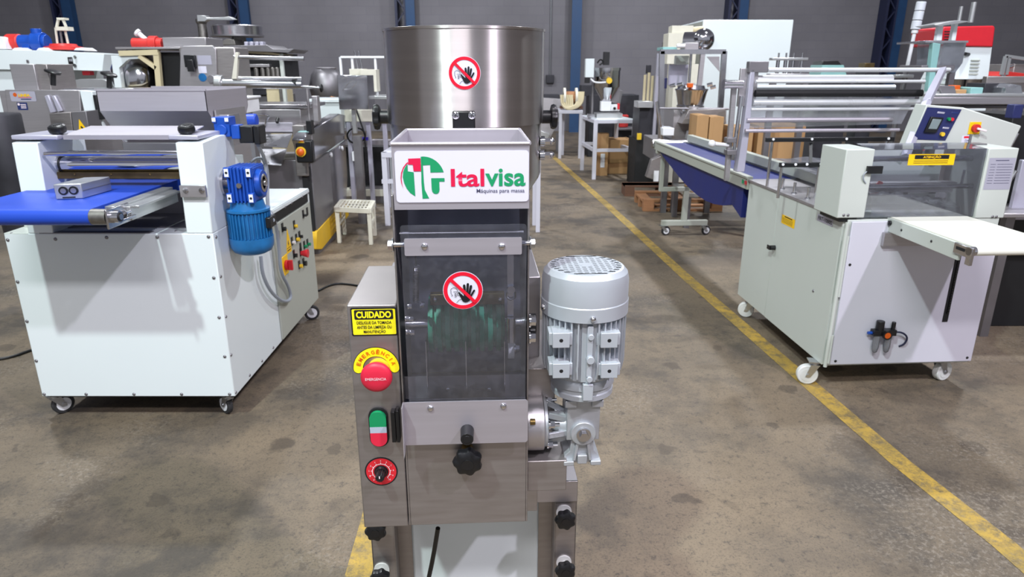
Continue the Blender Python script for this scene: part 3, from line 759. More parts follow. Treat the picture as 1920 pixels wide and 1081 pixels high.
# -- vertical gearmotor on the right
ym = .055; pm = n_(1096, 560, y=ym); xm = pm.x
Rm = (n_(1177, 560, y=ym).x - n_(1015, 560, y=ym).x)/2
zc0 = n_(1096, 607, y=ym-Rm).z; zc1 = n_(1096, 512, y=ym-Rm).z + .004
ztopc = n_(1099, 497, y=ym).z
zmb = n_(1096, 722, y=ym-Rm).z; zfl = n_(1096, 778, y=ym-Rm*.75).z
body = MB(); body.lathe([(Rm*.70, zmb-.008), (Rm*.82, zmb), (Rm*.82, zc0+.004)], (xm, ym, 0), n=48)
for i in range(40):
    a = 2*PI*i/40 + .04
    if min(abs((a - q + PI) % (2*PI) - PI) for q in (-PI/2-.0, )) < .14: continue
    ca, sa = math.cos(a), math.sin(a); t = Vector((-sa, ca, 0))*.0012
    vs = []
    for r_, z_ in ((Rm*.78, zmb-.002), (Rm*.93, zmb+.006), (Rm*.97, zmb+.02), (Rm*.97, zc0+.002), (Rm*.78, zc0+.002)):
        q = Vector((xm+ca*r_, ym+sa*r_, z_)); vs += [q-t, q+t]
    body.add(vs, [(0,2,4,6,8), (9,7,5,3,1), (0,1,3,2), (2,3,5,4), (4,5,7,6)])
gm = body.build('gearmotor', 'motor_grey', mach); gm['label'] = 'upright silver-grey electric motor with cooling fins'
mb = MB(); rt = Rm*.86
mb.lathe([(Rm, zc0), (Rm*1.0, zc0+.018), (Rm*1.0, zc0+.021), (Rm*.985, zc0+.0225), (Rm*.985, ztopc-.018), (Rm*.95, ztopc-.007), (rt, ztopc), (Rm*.80, ztopc+.001)], (xm, ym, 0), n=64, caps=False)
mb.lathe([(Rm*.80, ztopc+.001), (Rm*.78, ztopc-.006), (.0001, ztopc-.006)], (xm, ym, 0), n=64, caps=False)
fc = mb.build('fan_cover', 'motor_grey', gm, ang=28)
# grill : real holes between crossing bars
mb = MB(); g = .0098; nbar = 13
for i in range(-7, 8):
    o_ = i*g; L_ = math.sqrt(max(0, (Rm*.80)**2 - o_**2))
    if L_ > .003:
        mb.box((xm-L_, ym+o_-.0021, ztopc-.0005), (xm+L_, ym+o_+.0021, ztopc+.0012))
        mb.box((xm+o_-.0018, ym-L_, ztopc-.0007), (xm+o_+.0018, ym+L_, ztopc+.0010))
mb.cyl((xm, ym, ztopc-.0005), (xm, ym, ztopc+.0014), .010, n=20)
mb.lathe([(Rm*.70, ztopc+.0012), (Rm*.70, ztopc-.0005), (Rm*.81, ztopc-.0005), (Rm*.81, ztopc+.0012), (Rm*.70, ztopc+.0012)], (xm, ym, 0), n=64, caps=False)
mb.build('fan_grill', 'motor_grey', gm)
MB().cyl((xm, ym, ztopc-.0058), (xm, ym, ztopc-.0052), Rm*.76, n=48).build('fan_opening', 'dark_void', gm)
for px, py in ((1112, 598), (1019, 575)):
    q = n_(px, py, y=ym-Rm if px > 1050 else ym-.02); dd = Vector((q.x-xm, q.y-ym, 0)).normalized(); q = Vector((xm, ym, q.z)) + dd*Rm
    MB().screw(q, dd, .0048, .005).build('screw', 'chrome', gm)
mb = MB()   # foot pads with holes, centre rib with bosses, side flats
for px in (1052, 1142):
    for py in (637, 694):
        q = n_(px, py, y=ym-Rm*.98); mb.m = 0
        mb.box((q.x-.013, ym-Rm*1.02, q.z-.012), (q.x+.013, ym-Rm*.55, q.z+.012)); mb.box((q.x-.018, ym-Rm*.93, q.z-.010), (q.x+.018, ym-Rm*.5, q.z+.010))
        mb.m = 1; mb.cyl((q.x, ym-Rm*1.025, q.z), (q.x, ym-Rm, q.z), .0032, n=16); mb.m = 0
mb.box((xm-.012, ym-Rm*.86, zmb+.0), (xm+.012, ym-Rm*.7, zc0)); mb.box((xm-.0045, ym-Rm*.95, zmb+.012), (xm+.0045, ym-Rm*.7, zc0-.006))
for py in (632, 674, 711):
    q = n_(1099, py, y=ym-Rm*.95); mb.cyl((xm+.001, ym-Rm*.7, q.z), (xm+.001, ym-Rm*(1.03 if py == 674 else .99), q.z), .0062 if py == 674 else .0048, n=20)
mb.build('mounting_pads', ['motor_grey', 'dark_void'], gm, bevel=.0008)
mb = MB(); q = n_(1098, 735, y=ym-Rm*.95); mb.box((xm-.008, ym-Rm*.93, q.z-.016), (xm+.008, ym-Rm*.6, q.z+.012)); mb.cyl((xm, ym-Rm*.80, q.z+.012), (xm, ym-Rm*.80, q.z+.02), .005, n=12); mb.build('drain_boss', 'motor_grey', gm, bevel=.001)
mb = MB(); zf1 = zmb-.004
mb.lathe([(Rm*.72, zf1), (Rm*.76, zf1-.006), (Rm*.76, zf1-.016), (Rm*.72, zf1-.018), (Rm*.72, zf1-.024), (Rm*.74, zf1-.026), (Rm*.74, zf1-.034), (Rm*.60, zf1-.040)], (xm, ym, 0), n=56); mb.build('motor_flange', 'motor_grey', gm, ang=30)
ztb = zf1-.038
mb = MB(); q = n_(1092, 810, y=ym-.03); zx = q.z; zgb = n_(1092, 872, y=ym-.035).z
gx = n_(1093, 810, y=ym-.03).x
mb.box((gx-.027, ym-.030, zx-.014), (gx+.027, ym+.03, ztb+.004)); mb.cyl((gx, ym-.036, zx), (gx, ym+.03, zx), .021, n=28)
mb.prism([(gx-.017, zx+.005), (gx+.017, zx+.005), (gx+.020, zgb+.022), (gx+.029, zgb+.014), (gx+.029, zgb), (gx-.029, zgb), (gx-.029, zgb+.014), (gx-.020, zgb+.022)], ym-.026, ym+.026)
mb.box((gx-.031, ym-.036, zgb), (gx-.014, ym+.036, zgb+.008)); mb.box((gx+.014, ym-.036, zgb), (gx+.031, ym+.036, zgb+.008)); mb.box((gx-.008, ym-.034, zgb+.002), (gx+.008, ym+.03, zgb+.018))
mb.box((gx-.031, ym-.036, ztb-.014), (gx-.012, ym+.03, ztb-.002)); mb.box((gx+.012, ym-.036, ztb-.014), (gx+.031, ym+.03, ztb-.002))
for s_ in (-1, 1): mb.prism([(gx+s_*.006, zx-.018), (gx+s_*.011, zx-.018), (gx+s_*.016, zgb+.008), (gx+s_*.011, zgb+.008)], ym-.034, ym-.02)
mb.cyl((gx-.05, ym, zx), (gx-.02, ym, zx), .021, .024, 28)
gb = mb.build('gearbox', 'gearbox_alu', gm, bevel=.0012)
MB().cyl((gx, ym-.040, zx), (gx, ym-.036, zx), .0118, n=28).cyl((gx, ym-.046, zx), (gx, ym-.040, zx), .0075, n=6).build('oil_plug', 'steel_bright', gm)
zfl_ = n_(1005, 795, y=ym).z
xfl = n_(1020, 795, y=ym-.02).x
mb = MB().cyl((xR, ym, zx+.004), (xfl, ym, zx+.004), .0455, n=48); mb.build('output_flange', 'steel', gm, bevel=.0015)
mb = MB().cyl((xfl, ym, zx+.004), (xfl+.006, ym, zx+.004), .040, n=32); mb.cyl((xfl+.005, ym, zx+.002), (gx-.02, ym, zx+.002), .020, n=24)
for i in range(6):
    a = 2*PI*i/6+.2; mb.bar((xfl+.006, ym+math.cos(a)*.034, zx+.004+math.sin(a)*.034), (gx-.026, ym+math.cos(a)*.022, zx+math.sin(a)*.022), .006, .010)
mb.build('flange_adapter', 'gearbox_alu', gm, bevel=.001)
for i in range(4):
    a = 2*PI*i/4+PI/4+.4; q = V(xfl, ym+math.cos(a)*.037, zx+.004+math.sin(a)*.037); MB().hexbolt(q+V(.006,0,0), (1,0,0), .0055, .010).cyl(q+V(.016,0,0), q+V(.024,0,0), .003, n=10).build('bolt', 'chrome', gm)
p = n_(996, 788, y=ym-.04); MB().cyl(p+V(-.002,-.004,0), p+V(.006,-.004,0), .005, n=12).build('bolt', 'brass', gm)
# -- power cable
a_, b_ = n_(821, 986, y=.06), n_(800, 1100, y=.09)
cab = MB().tube([a_+V(0,0,-.004), a_.lerp(b_, .5)+V(.002,0,0), b_, V(b_.x-.02, .12, .35), V(b_.x-.03, .16, .02), V(b_.x-.2, .16, .008), V(b_.x-.5, .3, .008)], .0042, 10, 2).build('power_cable', 'cable_black')
cab.location = N.loc; cab.rotation_euler = (0, 0, N.rz); tag(cab, 'thick black power cable hanging down from under the foreground dough machine', 'cable')

# -- stand of folded stainless posts, with star knobs
stand = thing('machine_stand', 'stainless steel frame stand with black star knobs under the dough machine', 'stand', N)
xr0, xr1 = n_(1041, 1000, y=.217).x, n_(1080, 1000, y=.217).x; xl0, xl1 = n_(697, 1030, y=.217).x, n_(740, 1030, y=.217).x
MB().box((xl0, .215, zs2), (xr1, .219, zs)).box((xl0, .48, zs2), (xr1, .484, zs)).box((xl0, .215, zs-.002), (xr1, .484, zs)).box((xr1-.002, .215, zs2), (xr1, .484, zs)).box((xl0, .215, zs2), (xl0+.002, .484, zs)).build('top_tray', 'steel', stand, bevel=.0012)
for nm, xa, xb, inn in (('l', xl0, xl1, 1), ('r', xr0, xr1, -1)):
    xe = xb if inn > 0 else xa
    for y0 in (.219, .48):
        m_ = MB().box((xa, y0, .03), (xb, y0+.0025, zs2+.005))
        if y0 < .3: m_.box((xe-.0012, y0, .03), (xe+.0012, y0+.055, zs2+.005)); m_.box((xa if inn > 0 else xb-.0024, y0, .03), (xa+.0024 if inn > 0 else xb, y0+.02, zs2+.005))
        m_.box((xe-.0012+inn*.028, y0+.05, .03), (xe+.0012+inn*.028, y0+.055, zs2)) if y0 < .3 else None
        if y0 < .3: m_.box((xe, y0+.052, .03), (xe+inn*.03, y0+.055, zs2))
        leg = m_.build('leg', 'steel_panel', stand)
        MB().cyl(((xa+xb)/2, y0+.012, 0), ((xa+xb)/2, y0+.012, .03), .018, .014, 20).build('foot', 'black_rubber', leg)
for px, py in ((1057, 958), (1057, 1052), (708, 978), (716, 1066)):
    p = n_(px, py, y=.219)
    wz = MB().cyl(p, p+V(0,-.003,0), .016, n=28).cyl(p+V(0,-.003,0), p+V(0,-.019,0), .005, n=12); k_ = wz.build('washer', 'nylon', stand)
    MB().knob(p+V(0,-.018,0), (0,-1,0), .0205, .018, 7).build('star_knob', 'black_plastic', stand)
for py in (960, ): 
    a_, b_ = n_(1026, 955, y=.06), n_(1034, 1000, y=.06)
xw0, xw1 = n_(771, 1030, y=.27).x, n_(1010, 1030, y=.27).x
wb = thing('white_pedestal', 'white enamelled box between the posts of the stainless stand', 'cabinet', N, loc=tuple(N.loc + N.R @ Vector(((xw0+xw1)/2, .36, 0))))
cw = (xw0+xw1)/2; hw = (xw1-xw0)/2
MB().box((-hw, -.08, .02), (hw, .092, zs2-.03)).build('body', 'white_enamel', wb, bevel=.003)
MB().box((-hw+.02, -.06, 0), (hw-.02, .08, .02)).build('plinth', 'black_rubber', wb)

# ================================================================== white dough sheeter on the left
LF = Frame((-1.70, 2.79, 0)); l_ = LF.at
sh_ = thing('dough_sheeter', 'white enamelled dough sheeter on casters with blue belt and blue side motor', 'machine', LF)
xs = .437; x0 = -.446; zb, zt_ = .125, .887; yE = 1.40
mb = MB(); mb.prism([(0, zb), (0, zt_), (.52, zt_), (.52, .84), (yE, .84), (yE, zb)], x0, xs, 'x')
mb.build('cabinet', 'white_enamel', sh_, bevel=.004)
MB().box((x0+.02, .02, zb-.012), (xs-.02, yE-.02, zb)).build('underframe', 'dark_machine', sh_)
# screws
mb = MB()
for px, py in ((9,449.5),(104,448),(200,445),(295,444),(391,443.5),(26,528),(41.5,602),(58,676),(73,746),(163,745),(252,742.5),(341,741),(430.6,738.5),(401,520.5),(411,594.7),(421.5,668)):
    p = l_(px, py, y=0); p.x = min(max(p.x, x0+.012), xs-.012); p.z = max(p.z, zb+.012); MB().screw((p.x, 0, p.z), (0,-1,0), .0075, .005).build('screw', 'steel_dark', sh_)
for px, py in ((405,444),(413.7,518),(423.5,593),(433,665),(442,735),(468,703),(491,676),(512,651),(531,629),(547.6,608),(564,589),(579,570)):
    p = l_(px, py, x=xs); MB().screw((xs, p.y, max(p.z, zb+.01)), (1,0,0), .0075, .005).build('screw', 'steel_dark', sh_)
for px, py in ((200, 436), (330, 433), (22, 437)): p = l_(px, py, z=zt_); MB().screw(p, (0,0,1), .006, .004).build('screw', 'steel_dark', sh_)
# uprights
uxl0, uxl1 = l_(22, 285, y=.01).x, l_(70, 285, y=.01).x; uxr0 = l_(331, 300, y=.01).x
prof = [(.0, zt_), (.02, 1.262), (.20, 1.275), (.34, 1.268), (.34, 1.175), (.43, 1.165), (.43, zt_)]
MB().prism(prof, uxr0, xs, 'x').build('upright', 'white_enamel', sh_, bevel=.004)
MB().prism(prof, uxl0, uxl1, 'x').build('upright', 'white_enamel', sh_, bevel=.004)
MB().box((x0, -.0, zt_-.004), (uxl0, .45, zt_+.002)).box((uxl0-.10, .12, zt_), (uxl0, .42, zt_+.06)).build('shoulder', 'cream_enamel', sh_, bevel=.003)
mb = MB().box((uxl1, .40, zt_), (uxr0, .404, 1.15)).box((uxl1, .1, zt_+.0), (uxr0, .40, zt_+.004)); mb.build('rear_plate', 'steel_dark', sh_)
# rollers and plates between the uprights
q = l_(225, 308, y=.13); MB().cyl((uxl1-.02, .13, q.z), (uxr0+.01, .13, q.z), .031, n=40).build('pressing_roller', 'chrome', sh_)
MB().cyl((uxl1+.012, .13, q.z), (uxl1+.02, .13, q.z), .034, n=32).build('roller_seal', 'black_rubber', sh_)
MB().cyl((uxl1-.02, .22, q.z+.02), (uxr0+.01, .22, q.z+.02), .03, n=40).build('pressing_roller', 'chrome', sh_)
q2 = l_(210, 288, y=.03); MB().cyl((l_(84, 289, y=.03).x, .03, q2.z), (uxr0, .03, q2.z), .009, n=20).build('guide_rod', 'chrome', sh_)
q3 = l_(225, 326, y=.12); MB().box((uxl1, .10, q3.z-.018), (uxr0, .13, q3.z+.010)).build('scraper_bar', 'bronze', sh_, bevel=.002)
for px in (140, 208, 281): MB().screw(l_(px, 327, y=.10), (0,-1,0), .005).build('screw', 'brass', sh_)
a, b, c, d = l_(122, 262, y=.06), l_(344, 259, y=.06), l_(344, 242, y=.20), l_(134, 244, y=.20)
mb = MB(); z_ = 1.283
mb.box((a.x, .05, z_-.012), (b.x+.02, .056, z_+.006)); mb.sheet([(a.x, .05, z_+.006), (b.x+.02, .05, z_+.006), (b.x+.02, .22, z_+.03), (a.x+.02, .22, z_+.03)], .004); mb.build('top_guard', 'steel_satin', sh_)
mb = MB()
for xa, xb in ((uxl0-.005, uxl1+.08), (uxr0-.03, xs-.02)): MB().box((xa, .03, 1.272), (xb, .26, 1.290)).build('bearing_block', 'label_silver', sh_, bevel=.004)
for px, py in ((112, 252), (353, 250)):
    q = l_(px, py, y=.08); mb = MB(); mb.cyl((q.x, .08, 1.27), (q.x, .08, 1.305), .013, n=16); mb.knob((q.x, .08, 1.295), (0, -.25, 1), .034, .035, 3); mb.build('adjusting_knob', 'black_plastic', sh_)
# blue belt conveyor towards the viewer
bx0, bx1 = -.315, l_(168, 392, z=1.068).x; byf, byb = l_(165, 391, z=1.068).y, .31; zc = 1.068
mb = MB(); rr = .030; pr = [(byb, zc), (byf, zc)]
for i in range(1, 12): a = PI/2 + PI*i/12; pr.append((byf + rr*math.cos(a), zc-rr + rr*math.sin(a)))
pr += [(byf, zc-2*rr), (byb, zc-2*rr)]; mb.prism(pr, bx0, bx1, 'x'); cv = mb.build('belt_conveyor', 'blue_belt', sh_); cv['label'] = 'blue belt conveyor'
MB().cyl((bx1, byf, zc-rr), (bx1+.058, byf, zc-rr), rr*.97, n=32).build('end_roller', 'cast_steel', cv)
rx = bx1 + .062; pe = l_(345, 352, x=rx+.02)
mb = MB(); mb.box((rx-.05, byf+.06, zc-.062), (rx-.004, .12, zc-.004)); mb.box((rx-.004, byf+.10, zc-.065), (rx+.022, .10, zc-.012)); mb.box((rx+.02, byf+.12, zc-.022), (rx+.045, .08, zc-.012)); mb.build('side_rail', 'aluminium', cv, bevel=.002)
mb = MB(); mb.box((rx, byf-.03, zc-.07), (rx+.008, byf+.12, zc-.0)); mb.box((rx+.008, byf+.02, zc-.055), (rx+.03, byf+.12, zc-.045)); mb.build('bearing_plate', 'steel_bright', cv, bevel=.002)
p_ = V(rx+.008, byf, zc-rr); mb = MB().cyl(p_, p_+V(.03,0,0), .022, n=32).cyl(p_+V(.03,0,0), p_+V(.034,0,0), .012, n=20); mb.m = 1; mb.cyl(p_+V(.0301,0,0), p_+V(.0325,0,0), .0165, n=24); mb.build('bearing', ['steel_bright', 'dark_void'], cv)
MB().cyl((rx+.02, byf+.02, zc-rr), (rx+.02, byf+.10, zc-rr), .006, n=12).hexbolt((rx+.02, byf+.05, zc-rr), (0,1,0), .012, .012).build('tension_bolt', 'chrome', cv)
a, b = l_(342, 347, y=-.002), l_(389, 369, y=-.002)
MB().box((a.x-.01, -.012, b.z), (b.x, -.0, a.z)).build('mounting_bracket', 'steel', sh_, bevel=.001)
for px in (348, 378): MB().hexbolt(l_(px, 357, y=-.012), (0,-1,0), .0085, .008).build('bolt', 'chrome', sh_)
MB().box((bx0+.02, .0, zt_), (bx1-.01, .04, zt_+.003)).build('drip_tray', 'steel_dark', sh_)
# big blue gearbox and motor on the right cheek
q = l_(449, 344, y=.17); gx0, gx1 = l_(422, 344, y=.11).x, l_(474, 344, y=.11).x; gz0, gz1 = l_(449, 381, y=.11).z, l_(449, 314, y=.11).z; gy0, gy1 = .11, .27
gxc, gyc, gzc = (gx0+gx1)/2, (gy0+gy1)/2, (gz0+gz1)/2
mb = MB(); mb.box((gx0+.008, gy0+.012, gz0+.006), (gx1-.004, gy1, gz1-.006)); w_ = gx1-gx0
for i in range(7):
    x_ = gx0 + w_*(.10+.8*i/6); mb.box((x_-.004, gy0+.002, gz0), (x_+.004, gy1, gz1))
for cx_ in (gx0+.012, gx1-.014):
    for cz_ in (gz0+.022, gz1-.022): mb.box((cx_-.013, gy0-.003, cz_-.022), (cx_+.013, gy0+.02, cz_+.022))
mb.cyl((gx1-.004, gyc, gzc), (gx1+.018, gyc, gzc), .062, .055, 36)
gbx = mb.build('worm_gearbox', 'blue_gear', sh_, bevel=.002); gbx['label'] = 'bright blue finned gearbox with blue motor hanging below'
mb = MB()
for cx_ in (gx0+.012, gx1-.014):
    for cz_ in (gz0+.022, gz1-.022): mb.box((cx_-.009, gy0-.0045, cz_-.017), (cx_+.009, gy0-.003, cz_+.017))
mb.build('mounting_pad', 'white_plastic', gbx)
mb = MB()
for cx_ in (gx0+.012, gx1-.014):
    for cz_ in (gz0+.022, gz1-.022):
        MB().cyl((cx_, gy0-.0055, cz_), (cx_, gy0-.0045, cz_), .0055, n=16).build('mounting_hole', 'dark_void', gbx)
MB().cyl((gxc, gy0-.006, gzc), (gxc, gy0+.01, gzc), .011, n=20).build('oil_plug', 'steel_bright', gbx)
MB().lathe([(.036, .014), (.040, .020), (.036, .023), (.030, .023), (.028, .018), (.014, .018), (.013, .028), (.0001, .028)], (gx1, gyc, gzc), (1,0,0), 32).build('hollow_shaft', 'steel_bright', gbx)
MB().cyl((xs, gyc, gzc), (xs+.012, gyc, gzc), .06, n=36).cyl((xs+.012, gyc, gzc), (gx0+.012, gyc, gzc), .028, n=24).build('mounting_flange', 'steel_bright', gbx)
mx, my = l_(470, 430, y=gyc).x, gyc; mr = (l_(509, 440, y=gyc-.0).x - l_(430, 440, y=gyc).x)/2
mz1, mz0 = gz0, l_(470, 476, y=gyc-mr*.3).z; zz = lambda f: mz0 + (mz1-mz0)*f
mb = MB(); mb.lathe([(mr*.80, zz(.30)), (mr*.86, zz(.31)), (mr*.86, zz(.80)), (mr*.98, zz(.81)), (mr*.98, zz(.85)), (mr*.80, zz(.86)), (mr*.72, zz(1.0))], (mx, my, 0), n=40)
for i in range(34):
    a = 2*PI*i/34; ca, sa = math.cos(a), math.sin(a); t = V(-sa, ca, 0)*.0022; vs = []
    for r_, z__ in ((mr*.8, zz(.32)), (mr*.97, zz(.33)), (mr*.97, zz(.79)), (mr*.8, zz(.79))):
        qq = V(mx+ca*r_, my+sa*r_, z__); vs += [qq-t, qq+t]
    mb.add(vs, [(0,2,4,6), (7,5,3,1), (2,3,5,4), (0,1,3,2), (4,5,7,6)])
mt = mb.build('motor', 'blue_motor', gbx, ang=30)
MB().lathe([(.0001, zz(0)), (mr*.6, zz(.0)), (mr*.86, zz(.05)), (mr*.98, zz(.14)), (mr, zz(.22)), (mr, zz(.32)), (mr*.9, zz(.32))], (mx, my, 0), n=40).build('motor_fan_cover', 'blue_motor', gbx, ang=50)
MB().box((mx-mr*1.25, my-.035, zz(.62)), (mx-mr*.9, my+.02, zz(.76))).box((mx-mr*1.25, my-.035, zz(.36)), (mx-mr*.9, my+.02, zz(.48))).build('motor_foot', 'blue_motor', gbx, bevel=.004)
MB().box((mx+mr*.88, my-.04, zz(.50)), (mx+mr*1.12, my+.04, zz(.70))).build('terminal_box', 'black_plastic', gbx, bevel=.004)
# small gearmotor on top
q = l_(428, 262, y=.30); zz0 = 1.262
mb = MB().box((q.x-.04, .26, zz0), (q.x+.028, .34, zz0+.085)); mb.cyl((q.x-.006, .25, zz0+.03), (q.x-.006, .34, zz0+.03), .024, n=24)
for cx_ in (q.x-.034, q.x+.022): mb.box((cx_-.01, .254, zz0+.06), (cx_+.01, .264, zz0+.085))
mb.box((q.x+.028, .27, zz0-.01), (q.x+.065, .33, zz0+.05)); sg2 = mb.build('small_gearmotor', 'blue_gear', sh_, bevel=.003); sg2['label'] = 'small blue gearbox with black square motor'
mb = MB()
for cx_ in (q.x-.034, q.x+.022): mb.box((cx_-.008, .2525, zz0+.066), (cx_+.008, .254, zz0+.082))
mb.build('mounting_pad', 'white_plastic', sg2)
a, b = l_(445, 236, y=.28), l_(489, 271, y=.28)
MB().box((a.x, .28, b.z+.006), (b.x-.03, .36, a.z)).box((b.x-.028, .278, b.z), (b.x, .362, a.z+.002)).build('black_motor', 'black_plastic', sg2, bevel=.005)
# steel hopper
yh0, yh1 = .42, .66
A, B, C_, D_ = l_(180, 172, y=yh0), l_(384, 168, y=yh0), l_(396, 207, y=yh0+.02), l_(186, 208, y=yh0+.02)
zt2, zm2, zb2 = (A.z+B.z)/2, (C_.z+D_.z)/2, 1.20
xa, xb = A.x, B.x
mb = MB()
mb.sheet([(xa, yh0, zt2), (xa, yh0, zm2), (xb, yh0, zm2), (xb, yh0, zt2)], .003)
mb.sheet([(xa, yh0, zm2), (xa+.01, yh0+.16, zb2), (xb+.005, yh0+.16, zb2), (xb, yh0, zm2)], .003)
mb.sheet([(xb, yh0, zt2), (xb, yh0, zm2), (xb, yh0+.16, zb2), (xb, yh0+.34, zb2), (xb, yh0+.50, zm2), (xb, yh0+.50, zt2)], .003)
mb.sheet([(xa, yh0, zt2), (xa, yh0+.50, zt2), (xa, yh0+.50, zm2), (xa, yh0+.34, zb2), (xa, yh0+.16, zb2), (xa, yh0, zm2)], .003)
mb.sheet([(xb, yh0+.5, zt2), (xb, yh0+.5, zm2), (xa, yh0+.5, zm2), (xa, yh0+.5, zt2)], .003)
mb.sheet([(xb, yh0+.5, zm2), (xb, yh0+.34, zb2), (xa, yh0+.34, zb2), (xa, yh0+.5, zm2)], .003)
mb.box((xa-.004, yh0-.004, zt2-.001), (xb+.004, yh0+.004, zt2+.008)); mb.box((xa, yh0+.496, zt2-.001), (xb, yh0+.504, zt2+.008))
mb.build('flour_hopper', 'steel_satin', sh_)
mb = MB().box((xa+.02, yh0+.10, .84), (xb-.02, yh0+.44, zb2+.01)); mb.build('hopper_base', 'steel_dark', sh_, bevel=.004)
mb = MB(); mb.prism([(yh0+.02, zt_), (yh0+.06, zm2), (yh0+.42, zm2), (yh0+.46, zt_)], xb+.004, xb+.012, 'x'); mb.cyl((xb+.012, yh0+.10, zm2-.04), (xb+.07, yh0+.10, zm2-.04), .018, n=20); mb.cyl((xb+.012, yh0+.08, zm2-.15), (xb+.05, yh0+.08, zm2-.15), .016, n=20); mb.build('hopper_cheek', 'steel', sh_)
MB().box((xb+.075, yh0+.04, 1.20), (xb+.081, yh0+.16, zm2-.02)).build('hinge_plate', 'steel_bright', sh_)
# control door, deck flange
ya, yb_ = l_(514, 500, x=xs+.004).y, 1.36
zlo, zhi = zb+.012, .765
MB().box((xs, ya, zlo), (xs+.012, yb_, zhi)).build('control_door', 'grey_green_enamel', sh_, bevel=.003)
MB().box((xs+.001, ya+.05, zhi+.006), (xs+.008, yb_-.02, zhi+.055)).build('dark_gap_strip', 'dark_void', sh_)  # near-black strip stands in for the shaded gap between door and deck flange
mb = MB().box((xs-.05, ya-.05, .84), (xs+.006, yb_+.02, .846)).box((xs, ya-.05, zhi+.055), (xs+.008, yb_+.02, .84)); mb.build('deck_flange', 'white_enamel', sh_, bevel=.002)
for px, py in ((533,399),(544,383),(565,374),(575,360)): MB().screw((xs+.008, l_(px,py,x=xs).y, .82), (1,0,0), .007).build('screw', 'steel_dark', sh_)
xd = xs+.012
def plate(px, py, w=.026, h=.048): 
    p = l_(px, py, x=xd); return p, MB().box((xd, p.y-w/2, p.z-h/2), (xd+.004, p.y+w/2, p.z+h/2))
for px, py, kn, big in ((551,421,'yellow_plastic',.010),(568,401,'black_plastic',.008),(575.5,396,None,0),(529,426,'black_plastic',.012),(521.6,441,None,0),(547,451.7,'white_plastic',.010),(555,446,'yellow_plastic',.012),(561,440.6,'black_plastic',.010),(563,462.5,None,0),(570,459,'green_button',.010),(576,455,'green_button',.010),(550.5,476,'black_plastic',.012),(563,472,'red_plastic',.026),(560.6,496,'yellow_plastic',.012),(568.5,491,'black_plastic',.016)):
    p, m_ = plate(px, py); o = m_.build('button_plate', 'black_plastic', sh_)
    if kn: MB().cyl((xd+.004, p.y, p.z-.008), (xd+(.045 if big > .02 else .02), p.y, p.z-.008), big*.85 if big < .02 else big*.5, big, 20).build('push_button', kn, o)
p = l_(533.7, 496.6, x=xd); o = MB().box((xd, p.y-.045, p.z-.055), (xd+.006, p.y+.045, p.z+.055)).build('main_switch', 'sticker_amber', sh_, bevel=.004)
MB().cyl((xd+.006, p.y, p.z), (xd+.02, p.y, p.z), .028, n=24).box((xd+.02, p.y-.008, p.z-.028), (xd+.045, p.y+.008, p.z+.028)).build('switch_handle', 'red_plastic', o, bevel=.002)
a, b = l_(538, 430, x=xd), l_(538, 477, x=xd); yc_ = a.y; fs = plane_fn((xd+.0003, yc_, (a.z+b.z)/2), (0,1,0), (0,0,1), (1,0,0)); hh = a.z-b.z; ww = .085
mb = MB(); fpoly(mb, fs, [(-ww/2, -hh/2), (ww/2, -hh/2), (ww/2, -hh/2+.03), (.005, hh/2), (-.005, hh/2), (-ww/2, -hh/2+.03)], .0004)
mb.m = 1; fpoly(mb, fs, [(-.008, 0), (.004, .005), (0, -.012), (.008, -.010), (-.004, -.04), (-.001, -.018), (-.009, -.020)], .0009); strip(mb, fs, (-ww*.4, -hh*.28), (ww*.4, -hh*.28), .003, .0009, 2); strip(mb, fs, (-ww*.35, -hh*.38), (ww*.35, -hh*.38), .006, .0009, 2)
mb.build('hazard_triangle', ['sticker_amber', 'ink_black'], sh_, flat=True)
# cables
P = lambda px, py, dx=0.03: l_(px, py, x=xs+dx)
MB().tube([(mx+mr*1.1, my, zz(.62)), P(505,392,.09), P(518,420,.05), P(524,470,.04), P(526,510,.04), P(543,540,.03), P(546,562,.03), P(530,566,.03), P(508,548,.03), P(492,515,.03), P(489,480,.03)], .009, 8, 2).build('motor_cable', 'cable_grey', sh_)
MB().tube([l_(484, 272, y=.32), P(497,298,.03), P(502,330,.03), P(501,365,.03), P(503,395,.03), P(497,410,.03)], .009, 8, 2).build('conduit', 'cable_grey', sh_)
MB().tube([P(470,305,.02), P(480,296,.03), P(493,297,.03), P(499,315,.03), P(497,330,.04)], .007, 8, 2).build('conduit', 'cable_grey', sh_)
MB().box(l_(488, 310, x=xs-.05)-V(.02,.02,.05), l_(488, 330, x=xs-.05)+V(.03,.04,.05)).build('junction_box', 'black_plastic', sh_, bevel=.004)
for px, rz in ((98, PI*.3), (428, PI*.78)):
    p = l_(px, 782, z=0); caster(sh_, (p.x+(.01 if px < 200 else 0), max(p.y, .06), 0), r=.048, rz=rz, top=zb-.012, brake=px > 200)
caster(sh_, (xs-.06, yE-.08, 0), r=.048, rz=.4, top=zb-.012); caster(sh_, (x0+.06, yE-.08, 0), r=.048, rz=.4, top=zb-.012)
